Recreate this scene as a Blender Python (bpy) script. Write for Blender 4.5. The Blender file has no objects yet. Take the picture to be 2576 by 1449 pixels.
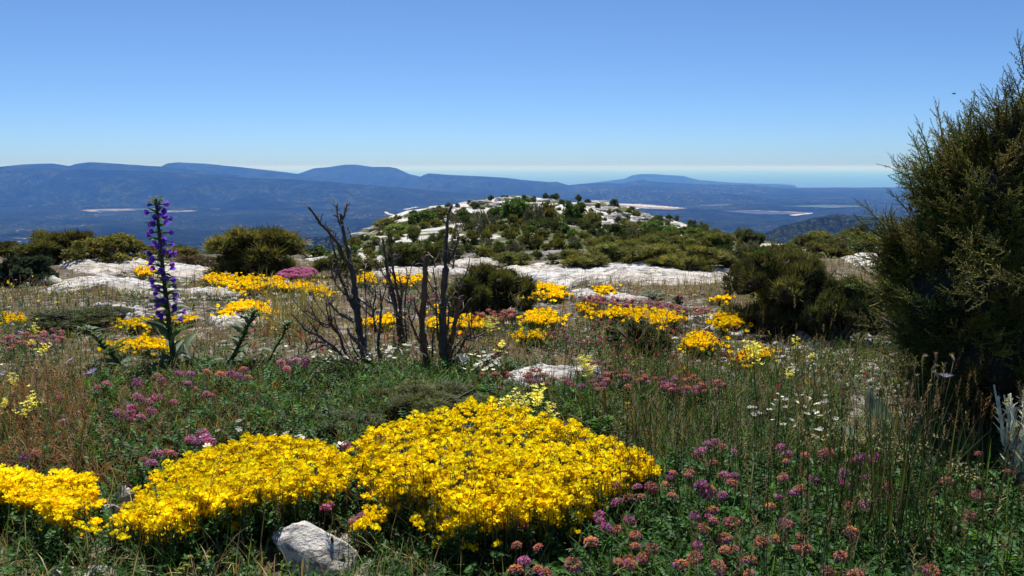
import bpy, math, random
import numpy as np
from mathutils import Vector
rng = np.random.default_rng(11)
random.seed(11)
scene = bpy.context.scene
COL = scene.collection
F, EYE, PITCH = 852.0, 0.9, math.radians(8.1)
cp, sp = math.cos(PITCH), math.sin(PITCH)
K = 1024 / 2576.0

# ---------------------------------------------------------------- noise
_perm = np.random.default_rng(3).integers(0, 1 << 16, 65536)
def _h(ix, iy, iz, seed):
    n = (ix * 73856093) ^ (iy * 19349663) ^ (iz * 83492791) ^ (seed * 2654435761)
    return _perm[n & 65535] / 65535.0
def vnoise(x, y, z=None, seed=0):
    x = np.asarray(x, float); y = np.asarray(y, float)
    z = np.zeros_like(x) if z is None else np.asarray(z, float)
    ix, iy, iz = [np.floor(a).astype(np.int64) for a in (x, y, z)]
    fx, fy, fz = x - ix, y - iy, z - iz
    fx, fy, fz = [a * a * (3 - 2 * a) for a in (fx, fy, fz)]
    r = 0
    for dx in (0, 1):
        wx = fx if dx else 1 - fx
        for dy in (0, 1):
            wy = fy if dy else 1 - fy
            for dz in (0, 1):
                wz = fz if dz else 1 - fz
                r = r + wx * wy * wz * _h(ix + dx, iy + dy, iz + dz, seed)
    return r
def fbm(x, y, z=None, o=4, seed=0, gain=0.5):
    s, a, t = 0, 1.0, 0.0
    f = 1.0
    for k in range(o):
        s = s + a * vnoise(np.asarray(x) * f, np.asarray(y) * f, None if z is None else np.asarray(z) * f, seed + k * 17)
        t += a; a *= gain; f *= 2.03
    return s / t * 2 - 1

# ---------------------------------------------------------------- view geometry
def ray(u, v):
    a = (np.asarray(u, float) - 512) / F; b = (288 - np.asarray(v, float)) / F
    dy = cp + b * sp
    return a / dy, (-sp + b * cp) / dy
def at_depth(u, v, y):
    rx, rz = ray(u, v)
    return np.stack(np.broadcast_arrays(rx * y, y, EYE + rz * y), -1)
def project(p):
    p = np.asarray(p, float)
    zc = p[..., 1] * cp - (p[..., 2] - EYE) * sp
    yc = p[..., 1] * sp + (p[..., 2] - EYE) * cp
    return 512 + F * p[..., 0] / zc, 288 - F * yc / zc

# ---------------------------------------------------------------- the ground as a height field
EU = [-900, 250, 300, 318, 335, 350, 362, 381, 401, 437, 465, 497, 529, 556, 588, 616, 644, 676, 707, 735, 755, 790, 840, 900, 1100, 2000]
EV = [258, 258, 257, 256, 252, 246, 234, 223, 218, 209, 205, 200.5, 199.5, 199.5, 203, 209.5, 216.6, 224.6, 232.5, 240, 244, 245, 245, 245, 247, 250]
EY = [9, 9, 9.5, 11, 17, 40, 80, 105, 115, 130, 140, 150, 150, 150, 150, 146, 140, 132, 122, 108, 70, 48, 38, 34, 30, 30]
V8 = 288 + F * math.tan(math.atan(EYE / 8.0) - PITCH)
def ground_z(x, y):
    x = np.asarray(x, float); y = np.asarray(y, float)
    u = 512 + F * x / np.maximum(y, 0.7)
    ve = np.interp(u, EU, EV); ye = np.exp(np.interp(u, EU, np.log(EY)))
    yy = np.clip(y, 8, None)
    t = np.clip(np.log(yy / 8) / np.log(ye / 8), 0, 1)
    v = V8 + (ve - V8) * (0.25 * t + 0.75 * (1 - (1 - t) ** 1.6))
    v = np.maximum(v, ve)
    yc = np.minimum(yy, ye)
    z = EYE - yc * np.tan(np.arctan((v - 288) / F) + PITCH)
    z = np.where(y <= 8, 0.0, z)
    d = np.maximum(y - ye, 0)
    z = z - np.where(d < 10, 0.10 * d, 1.0 + (d - 10) * 0.36)
    r = np.hypot(x, y)
    b = fbm(x * 0.9, y * 0.9, seed=5) * 0.025 * np.clip((r - 1.0) / 4, 0, 1)
    b = b + fbm(x * 0.09, y * 0.09, seed=9, o=5) * 1.3 * np.clip((y - 12) / 90, 0, 1) + fbm(x * 0.5, y * 0.5, seed=19, o=3) * 0.25 * np.clip((y - 12) / 60, 0, 1)
    return np.maximum(z + b, -470)
_ys = np.exp(np.linspace(math.log(0.6), math.log(400), 700))
def at(u, v, h=0.0):
    u = np.atleast_1d(np.asarray(u, float)); v = np.atleast_1d(np.asarray(v, float)); u, v = np.broadcast_arrays(u, v)
    h = np.array(np.broadcast_to(np.asarray(h, float), u.shape))
    out = np.zeros((len(u), 3)); f = v > 267
    if f.any():
        rx, rz = ray(u[f], v[f]); y = (EYE - h[f]) / -rz
        x = rx * y; z = ground_z(x, y); y = (EYE - h[f] - z) / -rz; x = rx * y
        out[f] = np.stack([x, y, ground_z(x, y) + h[f]], -1)
    if (~f).any(): out[~f] = at_far(u[~f], v[~f], h[~f])
    return out
def at_far(u, v, h=0.0):
    """ground point seen at pixel (u, v), or the point h above the ground on that line of sight"""
    u = np.atleast_1d(np.asarray(u, float)); v = np.atleast_1d(np.asarray(v, float))
    h = np.broadcast_to(np.asarray(h, float), u.shape)
    out = np.zeros((len(u), 3))
    for s in range(0, len(u), 4000):
        e = slice(s, s + 4000)
        rx, rz = ray(u[e], v[e])
        Y = _ys[None, :]
        gap = EYE + rz[:, None] * Y - ground_z(rx[:, None] * Y, Y + 0 * rx[:, None]) - h[e][:, None]
        hit = gap <= 0
        k = np.where(hit.any(1), hit.argmax(1), len(_ys) - 1)
        k0 = np.maximum(k - 1, 0); n = np.arange(len(k))
        g0, g1 = gap[n, k0], gap[n, k]
        t = np.clip(np.where(np.abs(g0 - g1) > 1e-9, g0 / (g0 - g1 + 1e-12), 1), 0, 1)
        y = _ys[k0] + (_ys[k] - _ys[k0]) * t
        out[e] = np.stack([rx * y, y, EYE + rz * y], -1)
    out[:, 2] = ground_z(out[:, 0], out[:, 1]) + h
    return out

def inpoly(u, v, poly):
    u = np.asarray(u); v = np.asarray(v); ins = np.zeros(u.shape, bool)
    n = len(poly)
    for i in range(n):
        x0, y0 = poly[i]; x1, y1 = poly[(i + 1) % n]
        c = ((y0 > v) != (y1 > v)) & (u < (x1 - x0) * (v - y0) / (y1 - y0 + 1e-12) + x0)
        ins ^= c
    return ins
def edge_dist(u, v, poly):
    d = np.full(np.shape(u), 1e9)
    n = len(poly)
    for i in range(n):
        a = np.array(poly[i], float); b = np.array(poly[(i + 1) % n], float); ab = b - a
        t = np.clip(((u - a[0]) * ab[0] + (v - a[1]) * ab[1]) / (ab @ ab + 1e-9), 0, 1)
        d = np.minimum(d, np.hypot(u - a[0] - t * ab[0], v - a[1] - t * ab[1]))
    return d
def k(pts):
    return [(x * K, y * K) for x, y in pts]

# ---------------------------------------------------------------- mesh building
class Acc:
    def __init__(s): s.V, s.C, s.F, s.n = [], [], [], 0
    def add(s, V, F, C=(1, 1, 1)):
        V = np.asarray(V, float).reshape(-1, 3)
        C = np.asarray(C, float)
        if C.ndim == 1: C = np.tile(C, (len(V), 1))
        s.V.append(V); s.C.append(C)
        for f in (F if isinstance(F, list) else [F]):
            f = np.asarray(f, int)
            if len(f): s.F.append(f + s.n)
        s.n += len(V)
    def tpl(s):
        fs = {}
        for f in s.F: fs.setdefault(f.shape[1], []).append(f)
        return np.concatenate(s.V), [np.concatenate(v) for v in fs.values()], np.concatenate(s.C)
    def scatter(s, tpl, pos, R, scale, col):
        V, Fs, C = tpl
        n = len(pos)
        if n == 0: return
        scale = np.asarray(scale, float)
        if scale.ndim == 0: scale = np.full(n, float(scale))
        if scale.ndim == 1: scale = np.repeat(scale[:, None], 3, 1)
        M = R * scale[:, None, :]
        W = np.einsum('nij,vj->nvi', M, V) + np.asarray(pos)[:, None, :]
        col = np.broadcast_to(np.asarray(col, float), (n, 3))
        CC = C[None] * col[:, None, :]
        off = (np.arange(n) * len(V))[:, None, None]
        s.V.append(W.reshape(-1, 3)); s.C.append(CC.reshape(-1, 3))
        for f in Fs: s.F.append((f[None] + off).reshape(-1, f.shape[1]) + s.n)
        s.n += n * len(V)
    def build(s, name, mat, parent=None, smooth=False, origin=None):
        return link(name, s.mesh(name, mat, smooth, origin), parent, origin)
    def mesh(s, name, mat, smooth=False, origin=None):
        V, Fs, C = s.tpl()
        if origin is not None: V = V - np.asarray(origin)
        me = bpy.data.meshes.new(name)
        me.vertices.add(len(V)); me.vertices.foreach_set('co', V.astype(np.float32).ravel())
        nl = sum(f.size for f in Fs); npoly = sum(len(f) for f in Fs)
        me.loops.add(nl); me.polygons.add(npoly)
        me.loops.foreach_set('vertex_index', np.concatenate([f.ravel() for f in Fs]).astype(np.int32))
        tot = np.concatenate([np.full(len(f), f.shape[1], np.int32) for f in Fs])
        st = np.concatenate([[0], np.cumsum(tot)[:-1]]).astype(np.int32)
        me.polygons.foreach_set('loop_start', st)
        if smooth: me.polygons.foreach_set('use_smooth', np.ones(npoly, bool))
        at_ = me.attributes.new('tint', 'FLOAT_COLOR', 'POINT')
        at_.data.foreach_set('color', np.c_[C, np.ones(len(C))].astype(np.float32).ravel())
        me.materials.append(mat)
        me.update(calc_edges=True)
        return me
def link(name, me, parent=None, origin=None):
    o = bpy.data.objects.new(name, me); COL.objects.link(o)
    if origin is not None: o.location = origin
    if parent is not None:
        o.parent = parent
        if origin is not None: o.location = Vector(origin) - parent.location
    return o
def thing(name, label, cat, loc=(0, 0, 0), group=None):
    o = bpy.data.objects.new(name, None); COL.objects.link(o)
    o.location = [float(c) for c in loc]; o.empty_display_size = 0.05
    return tag(o, label, cat, group)
def tag(o, label, cat, group=None):
    o['label'] = label; o['category'] = cat
    if group: o['group'] = group
    return o
def kind(o, kd):
    o['kind'] = kd
    return o
def child(acc, name, mat, par, smooth=False):
    """mesh part whose vertices are in world space, parented to an unrotated empty"""
    return link(name, acc.mesh(name, mat, smooth, par.location), par)

def rotz(a):
    c, s = np.cos(a), np.sin(a); o = np.zeros_like(c); l = o + 1
    return np.stack([np.stack([c, -s, o], -1), np.stack([s, c, o], -1), np.stack([o, o, l], -1)], -2)
def roty(a):
    c, s = np.cos(a), np.sin(a); o = np.zeros_like(c); l = o + 1
    return np.stack([np.stack([c, o, s], -1), np.stack([o, l, o], -1), np.stack([-s, o, c], -1)], -2)
def rand_rot(n, tilt=0.3, g=None):
    g = g or rng
    a = g.uniform(0, 2 * np.pi, n); b = np.abs(g.normal(0, tilt, n)); c = g.uniform(0, 2 * np.pi, n)
    return rotz(a) @ roty(b) @ rotz(c)
def frame_to(d, g=None):
    """rotations taking +z to the directions d, random roll"""
    g = g or rng
    d = np.asarray(d, float); d = d / np.linalg.norm(d, axis=-1, keepdims=True)
    n = len(d)
    r = g.normal(size=(n, 3)); x = np.cross(r, d); x /= np.linalg.norm(x, axis=-1, keepdims=True) + 1e-12
    y = np.cross(d, x)
    return np.stack([x, y, d], -1)
def pick(cols, n, jit=0.15, g=None):
    g = g or rng
    c = np.asarray(cols, float)[g.integers(0, len(cols), n)]
    return c * g.uniform(1 - jit, 1 + jit, (n, 1)) * g.uniform(1 - jit / 3, 1 + jit / 3, (n, 3))

def tube(P, R, sides=6, rough=0.0, g=None, cap=True):
    P = np.asarray(P, float); R = np.asarray(R, float); n = len(P)
    g = g or rng
    T = np.gradient(P, axis=0); T /= np.linalg.norm(T, axis=1, keepdims=True) + 1e-12
    x = np.cross(T[0], [0.3, 1, 0.1]); V = []
    for i in range(n):
        x = x - T[i] * (x @ T[i]); x /= np.linalg.norm(x) + 1e-12
        y = np.cross(T[i], x)
        a = np.arange(sides) * 2 * np.pi / sides
        rr = R[i] * (1 + rough * g.uniform(-1, 1, sides))
        V.append(P[i] + (np.cos(a) * rr)[:, None] * x + (np.sin(a) * rr)[:, None] * y)
    V = np.concatenate(V)
    i = np.arange(n - 1)[:, None] * sides; j = np.arange(sides)[None]; j2 = (j + 1) % sides
    Q = np.stack([i + j, i + j2, i + sides + j2, i + sides + j], -1).reshape(-1, 4)
    Fs = [Q]
    if cap:
        V = np.concatenate([V, P[-1:] + T[-1:] * R[-1] * 0.5])
        b = (n - 1) * sides
        Fs.append(np.stack([b + np.arange(sides), b + (np.arange(sides) + 1) % sides, np.full(sides, len(V) - 1)], -1))
    return V, Fs
def smooth_path(pts, n):
    pts = np.asarray(pts, float)
    if len(pts) < 3: 
        t = np.linspace(0, 1, n)[:, None]; return pts[0] * (1 - t) + pts[-1] * t
    d = np.r_[0, np.cumsum(np.linalg.norm(np.diff(pts, axis=0), axis=1))]
    q = np.linspace(0, d[-1], n)
    out = np.stack([np.interp(q, d, pts[:, i]) for i in range(pts.shape[1])], -1)
    kk = np.array([0.25, 0.5, 0.25])
    for _ in range(2):
        mid = out.copy()
        mid[1:-1] = out[:-2] * .25 + out[1:-1] * .5 + out[2:] * .25
        out = mid
    return out
def strip(L, w, n=3, bend=0.3, fold=0.0, taper=1.0, base=0.5):
    """leaf / blade along +z, bending to +x, width along y"""
    t = np.linspace(0, 1, n + 1)
    a = bend * t
    z = np.cumsum(np.r_[0, np.cos(a[1:])]) * L / n; x = np.cumsum(np.r_[0, np.sin(a[1:])]) * L / n
    hw = w / 2 * (base + (1 - base) * np.sin(np.pi * np.clip(t * 1.15 + 0.05, 0, 1))) * np.where(t > 0.999, 0.08, 1) if taper else np.full(n + 1, w / 2)
    if fold:
        V = np.concatenate([np.stack([x - fold * hw, hw, z], -1), np.stack([x, 0 * hw, z], -1), np.stack([x - fold * hw, -hw, z], -1)])
        m = n + 1; i = np.arange(n)
        Q = np.concatenate([np.stack([i, i + 1, m + i + 1, m + i], -1), np.stack([m + i, m + i + 1, 2 * m + i + 1, 2 * m + i], -1)])
    else:
        V = np.concatenate([np.stack([x, hw, z], -1), np.stack([x, -hw, z], -1)])
        m = n + 1; i = np.arange(n)
        Q = np.stack([i, i + 1, m + i + 1, m + i], -1)
    return V, [Q]
def place(VF, R, p, s=1.0):
    return (VF[0] * s) @ np.asarray(R).T + np.asarray(p), VF[1]
def R1(yaw, tilt, roll=0.0):
    return (rotz(np.array([yaw])) @ roty(np.array([tilt])) @ rotz(np.array([roll])))[0]
def spike(L, w):
    """slim three-sided needle along +z, widest below the middle"""
    a = np.array([0, 2.1, 4.2])
    V = np.concatenate([[[0, 0, 0]], np.stack([np.cos(a) * w / 2, np.sin(a) * w / 2, np.full(3, L * .35)], -1), [[0, 0, L]]])
    return V, [np.array([[0, 2, 1], [0, 3, 2], [0, 1, 3], [1, 2, 4], [2, 3, 4], [3, 1, 4]])]
def blob(seed, n=2, amp=0.35, freq=1.4):
    """uneven stone-like ball of unit radius"""
    import bmesh
    bm = bmesh.new(); bmesh.ops.create_icosphere(bm, subdivisions=n, radius=1)
    V = np.array([v.co[:] for v in bm.verts]); Fc = np.array([[v.index for v in f.verts] for f in bm.faces])
    bm.free()
    d = fbm(V[:, 0] * freq + seed * 3.1, V[:, 1] * freq + 9, V[:, 2] * freq, seed=seed, o=3)
    V = V * (1 + amp * d)[:, None]
    return V, [Fc]

# ---------------------------------------------------------------- materials
def newmat(name):
    m = bpy.data.materials.new(name); m.use_nodes = True
    nt = m.node_tree; nt.nodes.clear()
    return m, nt, nt.nodes.new('ShaderNodeOutputMaterial')
def N(nt, t, **kw):
    n = nt.nodes.new(t)
    for kk, v in kw.items():
        if kk in n.inputs.keys(): n.inputs[kk].default_value = v
        else: setattr(n, kk, v)
    return n
def mixc(nt, fac, a, b, bt='MIX'):
    n = nt.nodes.new('ShaderNodeMix'); n.data_type = 'RGBA'; n.blend_type = bt
    for s, v in ((0, fac), (6, a), (7, b)):
        if hasattr(v, 'links'): nt.links.new(v, n.inputs[s])
        elif s == 0: n.inputs[0].default_value = v
        else: n.inputs[s].default_value = (*v, 1) if len(v) == 3 else v
    return n.outputs[2]
def noise(nt, scale, detail=4, rough=0.55, vec=None):
    n = N(nt, 'ShaderNodeTexNoise', Scale=scale, Detail=detail, Roughness=rough)
    if vec is None:
        g = nt.nodes.new('ShaderNodeNewGeometry'); vec = g.outputs['Position']
    nt.links.new(vec, n.inputs['Vector'])
    return n.outputs[0]
def ramp(nt, fac, stops):
    r = nt.nodes.new('ShaderNodeValToRGB'); e = r.color_ramp.elements
    while len(e) < len(stops): e.new(0.5)
    for i, (p, c) in enumerate(stops):
        e[i].position = p; e[i].color = (*c, 1) if hasattr(c, '__len__') else (c, c, c, 1)
    nt.links.new(fac, r.inputs[0]); return r.outputs[0]
def bump(nt, h, strength, dist):
    b = N(nt, 'ShaderNodeBump', Strength=strength, Distance=dist)
    nt.links.new(h, b.inputs['Height']); return b.outputs[0]
def plant_mat(name, trans=0.35, rough=0.6, spec=0.3, vary=0.25, nscale=40, tcol=(1.25, 1.2, 0.6), gain=1.0):
    m, nt, out = newmat(name)
    a = N(nt, 'ShaderNodeAttribute', attribute_name='tint')
    oi = nt.nodes.new('ShaderNodeObjectInfo')
    hs = N(nt, 'ShaderNodeHueSaturation')
    mr = N(nt, 'ShaderNodeMapRange'); mr.inputs[3].default_value = 0.85 * gain; mr.inputs[4].default_value = 1.2 * gain
    nt.links.new(oi.outputs['Random'], mr.inputs[0]); nt.links.new(mr.outputs[0], hs.inputs['Value'])
    nt.links.new(a.outputs['Color'], hs.inputs['Color'])
    tc = nt.nodes.new('ShaderNodeTexCoord')
    nz = ramp(nt, noise(nt, nscale, 2, vec=tc.outputs['Object']), [(0.3, 1 - vary), (0.7, 1 + vary * .6)])
    col = mixc(nt, 1.0, hs.outputs[0], nz, 'MULTIPLY')
    p = N(nt, 'ShaderNodeBsdfPrincipled', Roughness=rough); p.inputs['Specular IOR Level'].default_value = spec
    nt.links.new(col, p.inputs['Base Color'])
    t = nt.nodes.new('ShaderNodeBsdfTranslucent')
    nt.links.new(mixc(nt, 1.0, col, tcol, 'MULTIPLY'), t.inputs['Color'])
    mx = N(nt, 'ShaderNodeMixShader'); mx.inputs[0].default_value = trans
    nt.links.new(p.outputs[0], mx.inputs[1]); nt.links.new(t.outputs[0], mx.inputs[2]); nt.links.new(mx.outputs[0], out.inputs[0])
    return m
def rock_mat(name, scale=1.0, base=(0.68, 0.665, 0.645)):
    m, nt, out = newmat(name)
    tc = nt.nodes.new('ShaderNodeTexCoord'); ve = tc.outputs['Object']
    big = noise(nt, 1.1 * scale, 6, 0.62, ve); mid = noise(nt, 6 * scale, 6, 0.68, ve); fine = noise(nt, 45 * scale, 4, 0.7, ve)
    warm = mixc(nt, ramp(nt, big, [(0.38, 0.0), (0.62, 1.0)]), base, (base[0] * 0.92, base[1] * 0.84, base[2] * 0.72))
    grey = mixc(nt, ramp(nt, mid, [(0.50, 0.0), (0.68, 0.75)]), warm, (0.19, 0.188, 0.19))
    mp = N(nt, 'ShaderNodeMapping'); mp.inputs['Scale'].default_value = (1, 2.2, 3); nt.links.new(ve, mp.inputs[0])
    n2 = noise(nt, 2.6 * scale, 8, 0.6, mp.outputs[0])
    crack = ramp(nt, n2, [(0.46, 1.0), (0.492, 0.2), (0.508, 0.2), (0.54, 1.0)])
    col = mixc(nt, 0.75, grey, crack, 'MULTIPLY')
    spk = ramp(nt, fine, [(0.32, 0.55), (0.5, 1.05)])  # speckle darkens the fine hollows, tiny shadows painted into the colour
    col = mixc(nt, 0.7, col, spk, 'MULTIPLY')
    p = N(nt, 'ShaderNodeBsdfPrincipled', Roughness=0.9); p.inputs['Specular IOR Level'].default_value = 0.2
    nt.links.new(col, p.inputs['Base Color'])
    hsum = N(nt, 'ShaderNodeMath', operation='ADD'); nt.links.new(mid, hsum.inputs[0]); nt.links.new(n2, hsum.inputs[1])
    h2 = N(nt, 'ShaderNodeMath', operation='MULTIPLY_ADD'); nt.links.new(fine, h2.inputs[0]); h2.inputs[1].default_value = 0.35; nt.links.new(hsum.outputs[0], h2.inputs[2])
    nt.links.new(bump(nt, h2.outputs[0], 0.9, 0.05 / scale), p.inputs['Normal'])
    nt.links.new(p.outputs[0], out.inputs[0])
    return m
M = {}
M['leaf'] = plant_mat('leaf', 0.34, gain=1.5)
M['grass'] = plant_mat('grass_blade', 0.32, 0.7, 0.2, gain=1.6)
M['petal'] = plant_mat('petal', 0.6, 0.7, 0.15, 0.12, 60, (1.15, 1.1, 0.8))
M['needle'] = plant_mat('needle', 0.33, 0.6, 0.25, 0.3, 9, gain=1.6)
M['rock'] = rock_mat('limestone')
M['rock_small'] = rock_mat('limestone_stone', 2.6, (0.62, 0.60, 0.56))
M['rock_far'] = rock_mat('limestone_outcrop', 0.5, (0.44, 0.435, 0.43))
def bark_mat():
    m, nt, out = newmat('weathered_bark')
    a = N(nt, 'ShaderNodeAttribute', attribute_name='tint')
    tc = nt.nodes.new('ShaderNodeTexCoord')
    mp = N(nt, 'ShaderNodeMapping'); mp.inputs['Scale'].default_value = (60, 60, 7); nt.links.new(tc.outputs['Object'], mp.inputs[0])
    n = noise(nt, 1.0, 5, 0.65, mp.outputs[0])
    col = mixc(nt, 1.0, a.outputs['Color'], ramp(nt, n, [(0.3, 0.35), (0.55, 1.0), (0.75, 1.7)]), 'MULTIPLY')
    p = N(nt, 'ShaderNodeBsdfPrincipled', Roughness=0.75); p.inputs['Specular IOR Level'].default_value = 0.35
    nt.links.new(col, p.inputs['Base Color']); nt.links.new(bump(nt, n, 1.0, 0.006), p.inputs['Normal'])
    nt.links.new(p.outputs[0], out.inputs[0]); return m
M['bark'] = bark_mat()
def ground_mat():
    m, nt, out = newmat('stony_soil')
    fine = noise(nt, 70, 5, 0.7); mid = noise(nt, 9, 5, 0.65); patch = noise(nt, 0.9, 5, 0.6); far = noise(nt, 0.16, 7, 0.66); fspk = noise(nt, 1.9, 4, 0.7)
    soil = ramp(nt, fine, [(0.3, (0.045, 0.032, 0.02)), (0.55, (0.11, 0.085, 0.055)), (0.8, (0.2, 0.17, 0.13))])
    grit = ramp(nt, fine, [(0.35, (0.12, 0.1, 0.08)), (0.6, (0.4, 0.38, 0.35))])
    near = mixc(nt, ramp(nt, mid, [(0.52, 0), (0.62, 1)]), soil, grit)
    scrub = ramp(nt, fspk, [(0.3, (0.04, 0.055, 0.016)), (0.55, (0.095, 0.105, 0.034)), (0.75, (0.18, 0.155, 0.07))])
    rk = ramp(nt, fspk, [(0.3, (0.2, 0.2, 0.2)), (0.6, (0.38, 0.375, 0.365))])
    farc = mixc(nt, ramp(nt, far, [(0.585, 0), (0.605, 1)]), scrub, rk)
    g = nt.nodes.new('ShaderNodeNewGeometry'); sx = nt.nodes.new('ShaderNodeSeparateXYZ'); nt.links.new(g.outputs['Position'], sx.inputs[0])
    mr = N(nt, 'ShaderNodeMapRange'); mr.inputs[1].default_value = 9; mr.inputs[2].default_value = 14
    nt.links.new(sx.outputs['Y'], mr.inputs[0])
    col = mixc(nt, mr.outputs[0], near, farc)
    p = N(nt, 'ShaderNodeBsdfPrincipled', Roughness=0.95); p.inputs['Specular IOR Level'].default_value = 0.1
    nt.links.new(col, p.inputs['Base Color']); nt.links.new(bump(nt, fine, 0.6, 0.01), p.inputs['Normal'])
    nt.links.new(p.outputs[0], out.inputs[0]); return m
def forest_mat(name, s=1.0, pale=0.03, rk=0.0):
    """far wooded land: crowns, clearings and bare stone at the sizes they have out there"""
    m, nt, out = newmat(name)
    crown = noise(nt, 0.03 * s, 3, 0.75); stand = noise(nt, 0.0075 * s, 6, 0.68); broad = noise(nt, 0.0011 * s, 5, 0.62)
    c = ramp(nt, crown, [(0.36, (0.002, 0.005, 0.003)), (0.5, (0.009, 0.015, 0.007)), (0.66, (0.030, 0.032, 0.015))])
    c = mixc(nt, 1.0, c, ramp(nt, stand, [(0.36, (0.25, 0.3, 0.28)), (0.5, (0.75, 0.8, 0.8)), (0.62, (2.0, 1.9, 1.5))]), 'MULTIPLY')
    c = mixc(nt, 1.0, c, ramp(nt, broad, [(0.38, (0.5, 0.55, 0.55)), (0.62, (1.7, 1.6, 1.4))]), 'MULTIPLY')
    if pale:
        sp_ = noise(nt, 0.03 * s, 2, 0.5); reg = noise(nt, 0.0011 * s, 3, 0.5)
        f = N(nt, 'ShaderNodeMath', operation='MULTIPLY')
        nt.links.new(ramp(nt, sp_, [(0.66, 0.0), (0.70, 1.0)]), f.inputs[0]); nt.links.new(ramp(nt, reg, [(0.5 - pale, 0.0), (0.62 - pale, 1.0)]), f.inputs[1])
        c = mixc(nt, f.outputs[0], c, (0.42, 0.36, 0.31))
    if rk:
        r_ = noise(nt, 0.012 * s, 6, 0.7)
        c = mixc(nt, ramp(nt, r_, [(0.57, 0.0), (0.62, rk)]), c, (0.2, 0.2, 0.19))
    p = N(nt, 'ShaderNodeBsdfPrincipled', Roughness=1.0); p.inputs['Specular IOR Level'].default_value = 0.0
    nt.links.new(c, p.inputs['Base Color']); nt.links.new(bump(nt, crown, 1.0, 12 / s), p.inputs['Normal'])
    nt.links.new(p.outputs[0], out.inputs[0]); return m
def flat_mat(name, a, b, s, rough=0.9, patchy=False):
    m, nt, out = newmat(name)
    c = ramp(nt, noise(nt, s, 4, 0.6), [(0.3, a), (0.7, b)])
    if patchy: c = mixc(nt, ramp(nt, noise(nt, s * 1.3, 3, 0.6), [(0.46, 0.0), (0.56, 0.85)]), c, (0.02, 0.03, 0.013))
    p = N(nt, 'ShaderNodeBsdfPrincipled', Roughness=rough); p.inputs['Specular IOR Level'].default_value = 0.2
    nt.links.new(c, p.inputs['Base Color']); nt.links.new(p.outputs[0], out.inputs[0]); return m

# ---------------------------------------------------------------- ground, valley, sea, hills
def grid_faces(nr, nc):
    i = np.arange(nr - 1)[:, None] * nc; j = np.arange(nc - 1)[None]
    return np.stack([i + j, i + j + 1, i + nc + j + 1, i + nc + j], -1).reshape(-1, 4)
ang = np.concatenate([np.linspace(-180, -46, 40, endpoint=False), np.linspace(-46, 46, 560, endpoint=False), np.linspace(46, 180, 41)]) * math.pi / 180
rad = np.concatenate([[0.05], np.exp(np.linspace(math.log(0.4), math.log(200), 420)), np.exp(np.linspace(math.log(210), math.log(1900), 30))])
A, R_ = np.meshgrid(ang, rad)
X, Y = R_ * np.sin(A), R_ * np.cos(A)
g = Acc(); g.add(np.stack([X, Y, ground_z(X, Y)], -1), grid_faces(len(rad), len(ang)))
kind(g.build('ground', ground_mat(), smooth=True), 'structure')

PLAIN, SEA = -430.0, -600.0
def valley_z(X, Y): return PLAIN + fbm(X / 1400, Y / 1400, seed=31) * 28 + fbm(X / 350, Y / 350, seed=37) * 9 - np.clip((Y - 17000) / 6000, 0, 1) * 180
a = np.linspace(-0.9, 0.9, 300); r = np.exp(np.linspace(math.log(300), math.log(26000), 300))
A, R_ = np.meshgrid(a, r); X, Y = R_ * np.sin(A), R_ * np.cos(A)
Z = valley_z(X, Y)
g = Acc(); g.add(np.stack([X, Y, Z], -1), grid_faces(300, 300))
kind(g.build('valley', forest_mat('valley_woods', 1.0, 0.02), smooth=True), 'structure')
g = Acc()
xs = np.array([-180000, 180000.]); 
g.add([(-180000, 15000, SEA), (180000, 15000, SEA), (180000, 180000, SEA), (-180000, 180000, SEA)], np.array([[0, 1, 2, 3]]))
def sea_mat():
    m, nt, out = newmat('sea_water')
    p = N(nt, 'ShaderNodeBsdfPrincipled', Roughness=0.6); p.inputs['Specular IOR Level'].default_value = 0.2; p.inputs['Base Color'].default_value = (0.03, 0.12, 0.24, 1)
    n = noise(nt, 0.02, 4, 0.6); nt.links.new(bump(nt, n, 0.25, 4), p.inputs['Normal'])
    nt.links.new(p.outputs[0], out.inputs[0]); return m
kind(g.build('sea', sea_mat()), 'structure')

def hill(name, pts, depth, base, back=2500, front=2500, mat=None, seed=0, rough=0.085, ncol=320, bow=1.0):
    """a ridge at a given distance whose crest follows the heights PTS (picture column, row)"""
    pts = np.array(pts, float); u = np.linspace(pts[0, 0], pts[-1, 0], ncol); v = np.interp(u, pts[:, 0], pts[:, 1])
    for _ in range(2): v = np.r_[v[:1], v[:-2] * .25 + v[1:-1] * .5 + v[2:] * .25, v[-1:]]
    dep = depth(u) if callable(depth) else np.full(ncol, float(depth))
    crest = at_depth(u, v, dep)
    t = np.concatenate([np.linspace(-1, 0, 60), np.linspace(0, 1, 12)[1:]])
    rows = []
    for tt in t:
        off = tt * (front if tt < 0 else back)
        y = crest[:, 1] + off; x = crest[:, 0] * (1 + off / crest[:, 1] * 0.9)
        s = 1 - abs(tt) if tt < 0 else 1 - tt
        prof = s ** bow
        h = np.maximum(crest[:, 2] - base, 1)
        n = fbm(x / (front * .16), y / (front * .3), seed=seed, o=5) * rough * 3.2 * h * (4 * s * (1 - s)) if tt < 0 else 0
        n = n - np.abs(fbm(x / (front * .1), y / (front * .5), seed=seed + 3, o=3)) * rough * 5 * h * (4 * s * (1 - s))
        n = n + fbm(x / 260, y / 260, seed=seed + 8, o=3) * 6
        rows.append(np.stack([x, y, np.where(s <= 0.001, base - 60, base + h * prof + n)], -1))
    g = Acc(); g.add(np.stack(rows), grid_faces(len(t), ncol))
    return kind(g.build(name, mat, smooth=True), 'structure')
fm1 = forest_mat('ridge_woods', 0.8, 0.0); fm2 = forest_mat('coast_woods', 0.7, 0.1); fm3 = forest_mat('rocky_garrigue', 7.0, 0.0, 0.4)
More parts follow.
